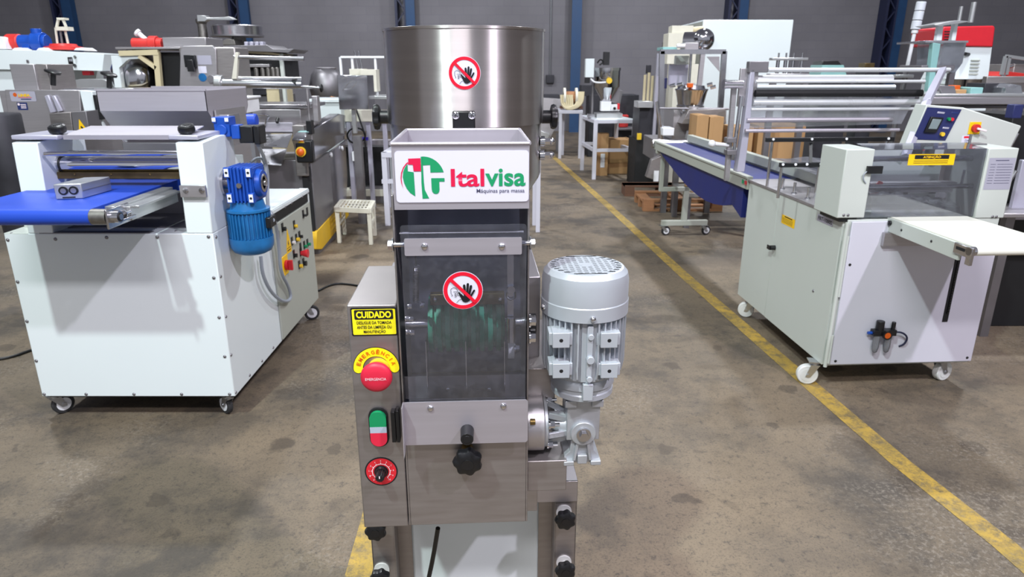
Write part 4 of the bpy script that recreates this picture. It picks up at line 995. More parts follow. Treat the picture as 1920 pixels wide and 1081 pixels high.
# aluminium box lying on the belt
bz = 1.069
a, b = W0.at(105, 374, z=bz), W0.at(156, 372, z=bz); cdir = W0.at(210, 357, z=bz)
rzb = math.atan2(b.y-a.y, b.x-a.x); wbx = (b-a).length; lb = (cdir-b).length
BX = Frame((a.x, a.y, bz), rzb + .04)
bxt = thing('actuator_block', 'small aluminium block with two round black ports lying on the blue belt', 'machine part', BX)
ld = (cdir - b).normalized(); loc = BX.Ri @ ld; hb = .058
mb = MB(); base = [V(0,0,0), V(wbx,0,0), V(wbx,0,0)+loc*lb, loc*lb]; mb.loft([[q for q in base], [q+V(0,0,hb) for q in base]]); mb.build('body', 'aluminium', bxt, bevel=.003)
mb = MB(); q0 = base[1]; mb.bar(q0+V(.0008,0,hb*.5)+loc*.004, base[2]+V(.0008,0,hb*.5)-loc*.004, .0012, .004); mb.build('groove', 'steel_dark', bxt)
for u in (.33, .70):
    MB().cyl((wbx*u, .001, hb*.56), (wbx*u, -.003, hb*.56), .0165, n=28).build('port', 'black_plastic', bxt); MB().cyl((wbx*u, -.003, hb*.56), (wbx*u, -.005, hb*.56), .010, n=20).build('port_plug', 'steel_bright', bxt)
MB().box((wbx*.25, -.001, .004), (wbx*.72, 0, .009)).build('label_strip', 'ink_black', bxt)

# ================================================================== grey packaging machine on the right
RF = Frame((1.555, 3.11, 0), math.radians(3.5)); r_ = RF.at
pk = thing('flow_wrapper', 'light grey film packaging machine on white casters standing over the yellow floor line', 'machine', RF)
zb, zt_ = .13, .875; W_ = r_(1845, 560, y=0).x; D_ = r_(1366, 552, z=.13).y + .02
mb = MB().box((0.02, .004, zb), (W_-.01, D_, zt_)); mb.build('cabinet', 'cream_enamel', pk, bevel=.003)
A = r_(1582, 420, y=0); xd0 = .035
MB().prism([(xd0, zb+.01), (xd0, .868), (xd0+.20, .868), (xd0+.23, .80), (W_, .80), (W_, zb+.01)], -.008, .004).build('front_panel', 'pale_lavender', pk, bevel=.003)
for u, v in ((xd0+.025, zb+.03), (W_-.025, zb+.03), (xd0+.02, .66), (W_-.03, .76)): MB().screw((u, -.008, v), (0,-1,0), .007).build('screw', 'black_plastic', pk)
MB().cyl((.012, -.006, zb), (.012, -.006, zt_-.01), .009, n=16).cyl((.024, -.010, zb+.02), (.024, -.010, .30), .006, n=12).cyl((.024, -.010, .50), (.024, -.010, .80), .006, n=12).build('door_hinge', 'cream_enamel', pk)
ysm = r_(1447, 460, x=0).y
MB().box((.006, .02, zb), (.02, ysm-.003, zt_)).build('side_door', 'cream_enamel', pk, bevel=.002)
MB().box((.008, ysm+.003, zb), (.02, D_-.01, zt_)).build('side_panel', 'cream_enamel', pk, bevel=.002)
p = r_(1453, 464, x=.006); MB().cyl(p, p+V(-.03,0,0), .014, n=16).box(p+V(-.035,-.006,-.012), p+V(-.03,.03,.012)).build('door_lock', 'black_plastic', pk)
p = r_(1525, 545, x=.006); MB().screw(p, (-1,0,0), .008).build('screw', 'steel_dark', pk)
# label + plate on side
a, b = r_(1467, 400, x=.0058), r_(1489, 430, x=.0058); fs = plane_fn((.0056, (a.y+b.y)/2, (a.z+b.z)/2), (0,-1,0), (0,0,1), (-1,0,0)); ww, hh = abs(a.y-b.y), abs(a.z-b.z)*.9
mb = MB(); fpoly(mb, fs, rrect(0, 0, ww, hh, .004), .0006); mb.m = 1; strip(mb, fs, (-ww*.3, hh*.36), (ww*.3, hh*.36), hh*.12, .001, 1)
for i in range(5): strip(mb, fs, (-ww*.42, hh*(.16-.12*i)), (ww*.35, hh*(.16-.12*i)), hh*.035, .001, 1)
mb.build('notice_label', ['sticker_amber', 'ink_black'], pk, flat=True)
a, b = r_(1533, 408, x=.0058), r_(1562, 417, x=.0058); fs = plane_fn((.0056, (a.y+b.y)/2, (a.z+b.z)/2), (0,-1,0), (0,0,1), (-1,0,0)); ww, hh = abs(a.y-b.y), .035
mb = MB(); fpoly(mb, fs, rrect(0, 0, ww, hh, .003), .0006); o = mb.build('model_plate', 'label_silver', pk, flat=True)
text_part('lettering', 'FBT-1000S', 'ink_black', o, fs, ww*.9, hh*.55, .02, .0012)
# slot with chain
a, b = r_(1795, 480, y=-.008), r_(1770, 603, y=-.008); cxs = (a.x+b.x)/2 + .004
MB().box((cxs-.014, -.0095, b.z), (cxs+.014, -.006, .80)).build('adjusting_slot', 'dark_void', pk)
mb = MB(); z = b.z+.05
while z < .79: mb.cbox((cxs+.004, -.012, z), (.010, .006, .010)); z += .0135
mb.build('chain', 'black_plastic', pk)
# air preparation unit
p = r_(1650, 620, y=-.008); o = MB().box((p.x-.055, -.05, p.z-.012), (p.x+.06, -.015, p.z+.018)).cyl((p.x-.02, -.032, p.z+.0), (p.x-.02, -.032, p.z+.062), .019, n=20).cyl((p.x+.048, -.032, p.z), (p.x+.048, -.032, p.z+.055), .010, n=16).box((p.x-.045, -.02, p.z-.01), (p.x+.045, -.008, p.z+.01)).build('air_regulator', 'black_plastic', pk, bevel=.002)
MB().cyl((p.x+.008, -.05, p.z-.004), (p.x+.008, -.062, p.z-.004), .023, n=28).build('pressure_gauge', 'black_plastic', o)
MB().cyl((p.x+.008, -.0622, p.z-.004), (p.x+.008, -.0626, p.z-.004), .015, n=28).build('gauge_face', 'ink_orange', o)
for dx in (-.028, .030): MB().lathe([(.016, 0), (.017, -.06), (.012, -.085), (.005, -.092)], (p.x+dx, -.034, p.z-.012), (0,0,1), 20).build('filter_bowl', 'clear_bowl', o)
MB().tube([(p.x+.06, -.03, p.z+.002), (p.x+.10, -.035, p.z), (p.x+.135, -.03, p.z-.03), (p.x+.13, -.02, p.z-.07), (p.x+.112, -.008, p.z-.085)], .0048, 8, 2).build('air_hose', 'navy_paint', o)
MB().cyl((p.x-.055, -.03, p.z), (p.x-.075, -.03, p.z), .008, n=12).build('hose_fitting', 'blue_gear', o)
# casters
for px, py, rz in ((1522, 718, 2.9), (1768, 721, .3)):
    q = r_(px, py, z=0); caster(pk, (q.x+.0, max(q.y, .07), 0), r=.052, w=.036, rz=rz, tyre='nylon', hub='nylon', top=zb)
caster(pk, (.07, D_-.10, 0), r=.05, w=.036, rz=2.7, tyre='nylon', hub='nylon', top=zb); caster(pk, (W_-.08, D_-.10, 0), r=.05, w=.036, rz=.3, tyre='nylon', hub='nylon', top=zb)
# sealing head: two housings with clear guard between
zh0 = .885
a, b = r_(1584, 280, y=.0), r_(1641, 281, y=.0); lx0, lx1, zh1 = r_(1569, 405, y=0).x, r_(1621, 405, y=0).x, a.z
dh = r_(1527, 378, x=lx0).y
MB().box((lx0, .0, zh0), (lx1, dh, zh1)).build('head_housing', 'cream_enamel', pk, bevel=.004)
MB().box((lx0+.02, .01, zt_-.01), (lx1-.03, dh-.03, zh0)).build('head_spacer', 'black_plastic', pk)
rx0, rx1 = r_(1828, 405, y=0).x, r_(1881, 412, y=0).x
MB().box((rx0, .0, zh0-.01), (rx1, dh, zh1)).build('head_housing', 'cream_enamel', pk, bevel=.004)
MB().box((rx0+.02, .02, .80), (rx1-.03, .2, zh0-.01)).build('head_spacer', 'cream_enamel', pk)
for px, py in ((1582, 403), (1590, 403), (1861, 406), (1868, 406)): MB().screw(r_(px, py, y=0), (0,-1,0), .007).build('screw', 'steel_dark', pk)
a, b = r_(1853, 296, y=-.0005), r_(1895, 355, y=-.0005); cxp, czp = (a.x+b.x)/2, (a.z+b.z)/2; ww, hh = (b.x-a.x)*.9, a.z-b.z; fs = plane_fn((cxp, -.0004, czp)); mb = MB(); fpoly(mb, fs, rrect(0, 0, ww, hh, .002), .0004); mb.m = 1
for i in range(8):
    y_ = hh*(.30-.085*i); strip(mb, fs, (-ww*.42, y_), (-ww*.22, y_), .002, .0008, 1); strip(mb, fs, (-ww*.16, y_), (ww*.42, y_), .0022, .0008, 1)
strip(mb, fs, (-ww*.25, hh*.42), (ww*.25, hh*.42), .004, .0008, 1)
mb.build('rating_plate', ['label_silver', 'ink_grey'], pk, flat=True)
MB().box((lx1, .012, zh0+.0), (rx0, .015, zh1-.004)).sheet([(lx1, .012, zh1-.002), (rx0, .012, zh1-.002), (rx0, .16, zh1+.01), (lx1, .16, zh1+.01)], .003).build('clear_guard', 'acrylic_clean', pk)
a, b = r_(1705, 289, y=.01), r_(1788, 309, y=.01); cxp, czp = (a.x+b.x)/2, (a.z+b.z)/2; ww, hh = b.x-a.x, (a.z-b.z); fs = plane_fn((cxp, .0105, czp)); mb = MB(); fpoly(mb, fs, [(-ww/2,-hh/2),(ww/2,-hh/2),(ww/2,hh/2),(-ww/2,hh/2)], .0002); mb.m = 1; fpoly(mb, fs, [(-ww*.37,hh*.05),(ww*.37,hh*.05),(ww*.37,hh*.42),(-ww*.37,hh*.42)], .0008)
for y_ in (-.12, -.30): strip(mb, fs, (-ww*.38, hh*y_), (ww*.36, hh*y_), hh*.05, .0008, 1)
o = mb.build('attention_sticker', ['sticker_amber', 'ink_black'], pk, flat=True); text_part('lettering', 'ATENÇÃO', 'sticker_amber', o, lambda a, b, d: fs(a, b+hh*.235, d), ww*.38, hh*.28, .03, .0014)
a, b = r_(1626, 311, y=-.004), r_(1652, 325, y=-.004); o = MB().box((a.x, -.014, b.z), (b.x, 0, a.z)).build('guard_switch', 'black_plastic', pk, bevel=.001)
MB().tube([(a.x, -.008, b.z+.01), (a.x-.015, -.008, b.z-.005), (a.x-.008, -.006, b.z-.03), (a.x+.008, -.002, b.z-.045)], .003, 6, 2).build('sensor_cable', 'cable_grey', o)
zc_ = r_(1740, 297, y=.10).z
MB().cyl((lx1, .10, zc_), (rx0, .10, zc_), .014, n=20).cyl((lx1, .06, zc_-.125), (rx0, .06, zc_-.125), .012, n=20).build('cross_shaft', 'steel_bright', pk)
z_ = r_(1740, 345, y=.14).z
MB().box((lx1+.02, .12, z_-.02), (rx0-.03, .17, z_+.012)).box((lx1+.02, .14, z_-.04), (rx0-.03, .16, z_-.025)).build('sealing_jaw', 'steel', pk, bevel=.002)
MB().box((lx1, .30, zh0), (rx0, .31, zh1-.03)).build('back_plate', 'console_grey', pk)
MB().box((lx1, .28, zh0+.03), (rx0-.16, .295, zh0+.12)).box((rx0-.05, .27, zh0+.06), (rx0-.02, .295, zh0+.10)).build('drive_block', 'dark_machine', pk, bevel=.003)
p = r_(1808, 318, y=.08); MB().cyl((p.x, .08, p.z), (p.x, .08, p.z-.07), .006, n=12).build('spring_post', 'steel_bright', pk)
p = r_(1648, 345, y=.10); MB().knob(p, (0,-1,0), .016, .01, 5).build('red_knob', 'red_plastic', pk)
# crumpled clear film tube inside
fm = MB(); nu, nv = 26, 14; vs = []; random.seed(3)
a, b = r_(1640, 372, y=.04), r_(1800, 398, y=.02)
for j in range(nv):
    for i in range(nu):
        u, v = i/(nu-1), j/(nv-1); x = a.x-.02+(b.x-a.x+.03)*u; ang_ = PI*v
        rr_ = .058*(1-.55*u) + .004*mnoise.noise(V(u*9, v*6, 0))*2
        vs.append((x, .10 - math.cos(ang_)*.085*(1-.2*u), zh0+.006 + math.sin(ang_)*rr_*1.9 + .016*mnoise.noise(V(u*12, v*8, 2))))
fm.add(vs, [(j*nu+i, j*nu+i+1, (j+1)*nu+i+1, (j+1)*nu+i) for j in range(nv-1) for i in range(nu-1)])
fm.build('film_tube', 'film', pk, ang=80)
# outfeed belt towards the viewer
ox0, ox1 = r_(1662, 405, z=.885).x, r_(1812, 404, z=.885).x; oy1 = .015; oyf = r_(1825, 462, z=.885).y
zc = .884; rr = .018
pr = [(oy1, zc), (oyf, zc)] + [(oyf + rr*math.cos(PI/2+PI*i/12), zc-rr+rr*math.sin(PI/2+PI*i/12)) for i in range(1, 12)] + [(oyf, zc-2*rr), (oy1, zc-2*rr)]
oc = MB().prism(pr, ox0+.012, ox1, 'x').build('outfeed_conveyor', 'white_belt', pk, ang=50); oc['label'] = 'white outfeed belt'
mb = MB(); mb.prism([(oy1-.0, zc-.002), (oy1, zc-.065), (oyf+.06, zc-.072), (oyf+.055, zc-.004)], ox0-.004, ox0+.008, 'x'); mb.build('side_rail', 'cream_enamel', oc, bevel=.002); MB().box((ox1+.002, oyf+.03, zc-.06), (ox1+.012, oy1, zc-.004)).build('side_rail', 'cream_enamel', oc, bevel=.002)
mb = MB().box((ox0-.012, oyf-.02, zc-.045), (ox0+.0, oyf+.085, zc-.002)); mb.cyl((ox0-.012, oyf, zc-rr), (ox0+.014, oyf, zc-rr), rr*1.05, n=20); mb.box((ox0-.008, oyf-.012, zc-.075), (ox0+.006, oyf+.015, zc-.04)); mb.build('tension_block', 'steel_bright', oc, bevel=.002)
MB().box((ox0-.0135, oyf+.02, zc-.026), (ox0-.012, oyf+.07, zc-.014)).build('slot', 'dark_void', oc)
p = r_(1655, 414, x=ox0-.004); MB().cyl((ox0-.004, oy1-.03, zc-.022), (ox0-.012, oy1-.03, zc-.022), .012, n=20).cyl((ox0-.012, oy1-.03, zc-.022), (ox0-.014, oy1-.03, zc-.022), .006, n=12).build('shaft_end', 'black_plastic', oc)
for y_ in (oy1-.12, oy1-.33): MB().screw((ox0-.004, y_, zc-.035), (-1,0,0), .006).build('screw', 'black_plastic', oc)
MB().box((ox0-.03, -.03, zc-.13), (ox0+.20, -.010, zc-.066)).build('conveyor_bracket', 'steel', oc)
# console on the right
yc0, yc1 = .30, .62
a, b, c, d, e = r_(1760, 278, y=yc0), r_(1893, 283, y=yc0), r_(1916, 236, y=yc0), r_(1806, 201, y=yc0), r_(1762, 275, y=yc0)
mb = MB(); sidep = [(a.x, a.z), (b.x, b.z), (c.x, c.z), (d.x, d.z)]
cs = MB().prism(sidep, yc0, yc1).build('control_console', 'console_grey', pk, bevel=.006)
q0, q1, q2, q3 = r_(1700, 283, y=yc0), r_(1762, 284, y=yc0-.001), r_(1808, 203, y=yc0-.001), r_(1738, 196, y=yc0-.001)
mb = MB(); yF = yc0
mb.loft([[q0+V(0,0,-.02), q1+V(0,0,-.02), V(q1.x, yc0+.09, q1.z-.02), V(q0.x, yc0+.09, q0.z-.02)], [q3, q2, V(q2.x, yc0+.09, q2.z), V(q3.x, yc0+.09, q3.z)]]); mb.build('console_front', 'console_grey', pk, bevel=.003)
# blue face panel on the sloping front
nrm = (q1-q0).cross(q3-q0).normalized(); nrm = nrm if nrm.y < 0 else -nrm
def cp(u, v, d=.003): return q0.lerp(q1, u).lerp(q3.lerp(q2, u), v) + nrm*d
mb = MB(); mb.add([cp(.02,.26), cp(.97,.26), cp(.94,.97), cp(.03,.95)], [(0,1,2,3)]); mb.build('blue_panel', 'panel_blue', pk, flat=True)
def cbox(u0, u1, v0, v1, h, nm, m_):
    lo = [cp(u0,v0,.001), cp(u1,v0,.001), cp(u1,v1,.001), cp(u0,v1,.001)]; return MB().loft([lo, [q+nrm*h for q in lo]]).build(nm, m_, cs, bevel=.002)
cbox(.22,.56,.42,.76,.012,'display_frame','black_plastic'); cbox(.28,.52,.50,.72,.0135,'display','screen_grey'); cbox(.35,.55,.84,.88,.003,'name_strip','label_silver'); cbox(.72,.90,.86,.90,.003,'name_strip','ink_blue'); cbox(.70,.88,.52,.56,.003,'name_strip','label_silver')
for u, v, m_, R_ in ((.72,.74,'green_button',.008),(.80,.74,'red_plastic',.008),(.76,.40,'yellow_plastic',.010),(.60,.02,'ink_blue',.012)): MB().cyl(cp(u,v,.001), cp(u,v,.016), R_, n=20).build('push_button', m_, cs)
MB().cyl(cp(.33,.08,.001), cp(.33,.08,.03), .013, n=20).build('stop_button', 'red_plastic', cs); MB().box(cp(.30,.05,0)-V(.04,.01,.02), cp(.20,.05,0)+V(.02,-.04,.025)).box(cp(.55,.05,0)-V(.015,.05,.03), cp(.55,.05,0)+V(.015,-.02,.025)).build('console_bracket', 'black_plastic', pk, bevel=.003)
p = r_(1827, 240, y=yc0-.0005); o = MB().box((p.x-.030, yc0-.004, p.z-.030), (p.x+.030, yc0, p.z+.030)).build('main_switch', 'sticker_amber', pk, bevel=.003)
MB().cyl((p.x, yc0-.004, p.z), (p.x, yc0-.02, p.z), .020, n=24).build('switch_ring', 'red_paint', o); MB().bar((p.x-.004, yc0-.026, p.z), (p.x+.042, yc0-.030, p.z-.012), .010, .010).build('switch_handle', 'ink_white', o, bevel=.002)
p = r_(1812, 262, y=yc0-.0005); fs = plane_fn((p.x, yc0-.0006, p.z)); mb = MB(); fpoly(mb, fs, rrect(0,0,.052,.042,.002), .0004); mb.m = 1; fpoly(mb, fs, rrect(.004,.013,.040,.010,.001), .001)
o = mb.build('power_label', ['sticker_white', 'ink_red'], pk, flat=True); text_part('lettering', 'CHAVE', 'ink_blue', o, lambda a,b,d: fs(a+.006, b-.002, d), .030, .008, .01, .001); text_part('lettering', 'GERAL', 'ink_blue', o, lambda a,b,d: fs(a+.006, b-.013, d), .030, .008, .01, .001)
MB().cyl((r_(1815, 280, y=.15).x, .15, zh1), (r_(1815, 280, y=.15).x, .15, zh1+.05), .006, n=12).box((r_(1790, 280, y=.15).x, .14, zh1+.0), (r_(1846, 280, y=.15).x, .20, zh1+.006)).build('guard_latch', 'steel_dark', pk)
# product guide bars on posts over the deck
mb = MB().box((.0, dh, zt_), (W_-.05, D_, zt_+.012)); mb.build('deck', 'steel', pk)
for (x1_, y1_), (x2_, y2_) in (((1436, 262), (1674, 268)), ((1462, 309), (1540, 312))):
    y_ = .88 if y1_ < 300 else .52
    a, b = r_(x1_, y1_, y=y_), r_(x2_, y2_, y=y_); o = MB().box((a.x, y_-.012, a.z-.012), (b.x, y_+.012, a.z+.012)).build('guide_bar', 'black_plastic', pk, bevel=.002)
    for u in (.05, .35, .62, .95): MB().cyl((a.x+(b.x-a.x)*u, y_-.012, a.z+.004), (a.x+(b.x-a.x)*u, y_-.016, a.z+.004), .007, n=12).build('bolt', 'white_plastic', o)
    for u in (.05, .95): MB().cyl((a.x+(b.x-a.x)*u, y_, zt_+.01), (a.x+(b.x-a.x)*u, y_, a.z), .008, n=12).build('post', 'chrome', o)
a, b = r_(1520, 270, y=.88), r_(1520, 312, y=.70); MB().bar(a, b, .016, .016).build('tie_bar', 'black_plastic', pk)
for px, py in ((1465, 345), (1488, 340), (1515, 345)): p = r_(px, 365, x=.05); MB().cyl((.05, p.y, zt_), (.05, p.y, zt_+.075), .0075, n=12).knob((.05, p.y, zt_+.006), (0,0,1), .015, .014, 6).build('clamp_post', 'chrome', pk)
mb = MB(); vs = []; nu, nv = 20, 12     # film sheet running from the rollers down into the former
for j in range(nv):
    for i in range(nu):
        u, v = i/(nu-1), j/(nv-1); w = .80*(1-v)+.42*v
        vs.append((.50-w/2+w*u, 1.05-.75*v, .93+.10*(1-v) + .012*mnoise.noise(V(u*6, v*5, 4)) - .05*math.sin(PI*u)*v))
mb.add(vs, [(j*nu+i, j*nu+i+1, (j+1)*nu+i+1, (j+1)*nu+i) for j in range(nv-1) for i in range(nu-1)]); mb.build('film_web', 'film', pk, ang=80)

# -- film unwinding frame behind
yf = 1.15
def plat(pts, y0, y1, x, t, nm, m_):
    return None
A0, A1, A2, A3 = r_(1381, 322, y=yf), r_(1396, 322, y=yf), r_(1440, 122, y=yf), r_(1420, 122, y=yf)
ff = MB(); ff.loft([[A0, A1, A1+V(0,.06,0), A0+V(0,.06,0)], [r_(1393, 250, y=yf), r_(1405, 250, y=yf), r_(1405, 250, y=yf)+V(0,.06,0), r_(1393, 250, y=yf)+V(0,.06,0)], [r_(1408,130,y=yf), r_(1416,130,y=yf), r_(1416,130,y=yf)+V(0,.06,0), r_(1408,130,y=yf)+V(0,.06,0)]])
fr = ff.build('film_frame', 'label_silver', pk, bevel=.003)
B0, B1, B2 = r_(1698, 292, y=.27), r_(1738, 190, y=.40), r_(1768, 130, y=yf)
MB().bar(B0, B1, .028, .036, (0,1,0)).bar(B1, B2, .028, .036, (0,1,0)).build('frame_cheek', 'label_silver', fr, bevel=.002)
MB().box((r_(1397,150,y=yf).x-.02, yf+.03, r_(1400,200,y=yf).z), (r_(1425,150,y=yf).x, yf+.05, r_(1400,128,y=yf).z)).build('frame_plate', 'steel', fr, bevel=.003)
def roller(x0_, x1_, py, R_px, m_, nm, yo=0.0, drop=0):
    p, q = r_(x0_, py, y=yf+yo), r_(x1_, py+drop, y=yf+yo); R_ = R_px*.0016*2
    return MB().cyl(p, V(q.x, q.y, p.z), R_, n=28).build(nm, m_, fr)
roller(1440, 1780, 131, 4, 'roller_alu', 'top_bar', 0, 3)
roller(1415, 1672, 148, 7.5, 'white_plastic', 'film_roll', .06); roller(1417, 1734, 153, 3, 'roller_alu', 'guide_roller', -.02)
roller(1414, 1677, 164, 5, 'white_plastic', 'film_roll', .05); roller(1416, 1728, 175, 6.5, 'black_rubber', 'rubber_roller'); roller(1412, 1722, 192, 5.5, 'roller_alu', 'guide_roller', .0)
roller(1408, 1722, 205, 3, 'roller_alu', 'guide_roller'); roller(1400, 1672, 225, 4.5, 'steel_satin', 'guide_roller', .0); roller(1397, 1685, 245, 3.5, 'steel_satin', 'guide_roller', -.03)
a, b = r_(1360, 158, y=yf), r_(1392, 158, y=yf); MB().cyl(a, b, .024, n=24).cyl(a-V(.012,0,0), a, .028, n=24).build('tension_spindle', 'chrome', fr); a = r_(1406, 115, y=yf); b = r_(1440, 136, y=yf); MB().box((a.x, yf, b.z), (b.x, yf+.05, a.z)).build('bearing_block', 'steel_dark', fr, bevel=.003)
mb = MB(); a, b, c, d = r_(1412, 182, y=yf+.02), r_(1716, 182, y=yf+.02), r_(1690, 232, y=yf+.02), r_(1404, 240, y=yf+.02); mb.sheet([a, b, c, d], .001); mb.build('film_sheet', 'film', fr)
# guide column with clamps at the left of the frame
a, b = r_(1362, 338, y=yf+.05), r_(1376, 165, y=yf+.05); MB().bar(a, b, .028, .028).build('support_column', 'steel', fr)
MB().cyl(r_(1374, 300, y=yf+.02), r_(1390, 180, y=yf+.02), .012, n=14).build('support_rod', 'chrome', fr)
for py in (262, 285): MB().cbox(r_(1369, py, y=yf+.03), (.06,.06,.03)).build('rod_clamp', 'steel_dark', fr, bevel=.003)
p = r_(1335, 269, y=yf+.0); MB().cyl(p, r_(1365, 272, y=yf+.03), .012, n=14).sphere(p, .022, 14, 8).build('handle', 'white_plastic', fr)

# -- infeed conveyor trailing to the back, on its own stand
x_a, x_b = .0, .34; ye = r_(1228, 285, x=.02).y; zi = .90
ic = MB(); ic.box((x_a, D_+.005, zi-.08), (x_a+.03, ye, zi)).box((x_a-.008, D_+.005, zi-.012), (x_a+.034, ye, zi+.002)); ic.box((x_b-.03, D_+.005, zi-.08), (x_b, ye, zi)).box((x_b-.05, D_-.3, zi+.0), (x_b+.0, ye-.1, zi+.06))
inf = ic.build('infeed_conveyor', 'grey_green_enamel', pk, bevel=.002); inf['label'] = 'long infeed conveyor with dark blue belt'
MB().box((x_a+.035, D_-.02, zi-.03), (x_b-.035, ye-.03, zi-.018)).build('belt', 'dark_blue_belt', inf)
pts = [(D_+.1, zi-.085), (ye-.15, zi-.085)] + [(ye-.15-(ye-.15-D_-.1)*t, zi-.09-.22*(1-(2*t-1.0)**2)*(.35+.65*t)*1.0 - .08*t) for t in [i/12 for i in range(1, 12)]] + [(D_+.1, zi-.28)]
MB().prism(pts, x_a+.02, x_b-.04, 'x').build('hanging_belt', 'dark_blue_belt', inf)
MB().cyl((x_a-.02, ye-.02, zi-.03), (x_b, ye-.02, zi-.03), .04, n=24).build('end_roller', 'steel_bright', inf)
for k_ in range(8):
    y_ = D_+.1+k_*.16
MB().box((x_a-.0085, D_+.05, zi-.05), (x_a-.0065, D_+.075, zi-.025)).build('green_button', 'green_button', inf); MB().box((x_a-.0085, D_+.0, zi-.05), (x_a-.0065, D_+.03, zi-.025)).build('red_button', 'red_plastic', inf)
pf = r_(1283, 430, z=.10); yst = r_(1243, 441, z=0).y; xa_, xb_ = r_(1240, 420, y=yst).x, r_(1325, 420, y=yst).x; zq = r_(1283, 418, y=yst).z
mb = MB().box((xa_, yst-.025, zq-.02), (xb_, yst+.025, zq+.03)); xm_ = (xa_+xb_)/2-.005; zcr = r_(1283, 350, y=yst).z
mb.box((xm_-.025, yst-.02, zq), (xm_+.025, yst+.02, zcr)); mb.box((r_(1236, 350, y=yst).x, yst-.02, zcr-.04), (r_(1330, 350, y=yst).x, yst+.02, zcr+.0)); mb.box((r_(1236, 350, y=yst).x, yst-.02, zcr), (r_(1236, 350, y=yst).x+.035, yst+.02, zi-.08)); mb.box((r_(1330,350,y=yst).x-.035, yst-.02, zcr), (r_(1330,350,y=yst).x, yst+.02, zi-.08)); 
mb.box((x_a, yst-.02, zi-.11), (r_(1330,350,y=yst).x, yst+.02, zi-.08))
sd_ = mb.build('conveyor_stand', 'grey_green_enamel', pk, bevel=.003)
for x_ in (xa_+.02, xb_-.03): caster(pk, (x_, yst, 0), r=.045, rz=0.2, top=zq-.02)

# ================================================================== machines further back
class K:
    """a thing standing at world (x, y): builds its pieces from photo points taken at real depths (y = metres behind the thing's own front)"""
    def __init__(s, name, label, cat, px, Y, group=None):
        x = W0.at(px, 200, y=Y).x; s.F = Frame((x, Y, 0)); s.t = thing(name, label, cat, s.F, group)
    def at(s, px, py, d=0): return s.F.at(px, py, y=d)
    def bx(s, mb, x0, y0, x1, y1, d=0, dep=.3, floor=False):
        ym = (y0+y1)/2; a, b = s.at(x0, ym, d), s.at(x1, ym, d); zt, zb = s.at((x0+x1)/2, y0, d).z, s.at((x0+x1)/2, y1, d).z
        return mb.box((a.x, d, 0 if floor else zb), (b.x, d+dep, zt))
    def B(s, name, m_, x0, y0, x1, y1, d=0, dep=.3, floor=False, par=None, bev=.004):
        return s.bx(MB(), x0, y0, x1, y1, d, dep, floor).build(name, m_, par or s.t, bevel=bev)
    def rod(s, name, m_, x0, y0, x1, y1, d=0, r=.01, d2=None, par=None, n=16):
        return MB().cyl(s.at(x0, y0, d), s.at(x1, y1, d if d2 is None else d2), r, n=n).build(name, m_, par or s.t)
    def poly(s, name, m_, pts, d=0, dep=.1, par=None, bev=.003):
        return MB().prism([(q.x, q.z) for q in (s.at(x, y, d) for x, y in pts)], d, d+dep).build(name, m_, par or s.t, bevel=bev)
    def drum(s, name, m_, pxc, pw, prof, dc=0, par=None, n=48, ang=35):
        """upright turned body: centre pixel, prof = [(half width px, y px)] at depth dc"""
        c = s.at(pxc, prof[0][1], dc); k = (s.at(pxc+10, prof[0][1], dc).x - c.x)/10
        return MB().lathe([(max(w*k, 1e-4), s.at(pxc, y, dc).z) for w, y in prof], (c.x, dc, 0), n=n).build(name, m_, par or s.t, ang=ang)
    def leg(s, px, ytop, d, w=.04, m_='white_enamel', name='leg'):
        c = s.at(px, ytop, d); return MB().box((c.x-w/2, d-w/2, 0), (c.x+w/2, d+w/2, c.z)).build(name, m_, s.t)

# ---- left: tall white mixer with red and blue motor on its head
k = K('spiral_mixer', 'large white bakery mixer at far left with a blue and red motor on top', 'mixer', 60, 7.2)
k.poly('mixer_head', 'white_enamel', [(-60, 92), (95, 95), (195, 101), (192, 133), (118, 131), (-60, 130)], 0, .75)
k.B('mixer_body', 'white_enamel', -60, 131, 124, 300, .04, .8, True)
o = k.B('switch_plate', 'black_plastic', 127, 107, 136, 120, -.008, .01); k.B('push_button', 'steel_bright', 129, 110, 134, 115, -.02, .012, par=o, bev=0)
k.rod('knob', 'black_plastic', 140, 106, 141, 107, -.02, .012, 0); k.rod('knob', 'black_plastic', 139, 122, 141, 123, -.03, .015, 0)
k.B('red_stop', 'red_plastic', 154, 133, 168, 141, .1, .08); k.B('gauge', 'steel_dark', 49, 112, 54, 118, -.006, .01)
a, b = k.at(16, 80, .25), k.at(40, 80, .25); m_ = MB().cyl(a, b, .085, n=28).build('motor_cover', 'red_paint', k.t, bevel=.01)
a, b = k.at(33, 79, .25), k.at(90, 79, .25); mb = MB().cyl(a, b, .072, n=28); mb.box((a.x+.08, .18, a.z-.09), (a.x+.16, .32, a.z-.02)); mb.cyl(V(b.x-.14, .25, b.z), V(b.x-.03, .25, b.z), .095, n=28); mb.cyl(V(b.x-.10,.25,b.z), V(b.x-.10,.25,b.z+.13), .05, n=20); mb.build('drive_motor', 'blue_gear', k.t, bevel=.004)
k.poly('white_cone', 'white_plastic', [(-4, 92), (12, 92), (5, 70), (-2, 68)], .1, .1)
for x0_ in (22, 68, 138): k.poly('padding', 'white_plastic', [(x0_, 94), (x0_+24, 95), (x0_+14, 89), (x0_+4, 90)], .05, .2)
a = k.at(120, 90, .3); MB().lathe([(.18, -.02), (.18, .01), (.13, .02), (.12, .04), (.05, .045)], (a.x, .3, a.z), (0,0,1), 36).build('red_flange', 'red_paint', k.t)
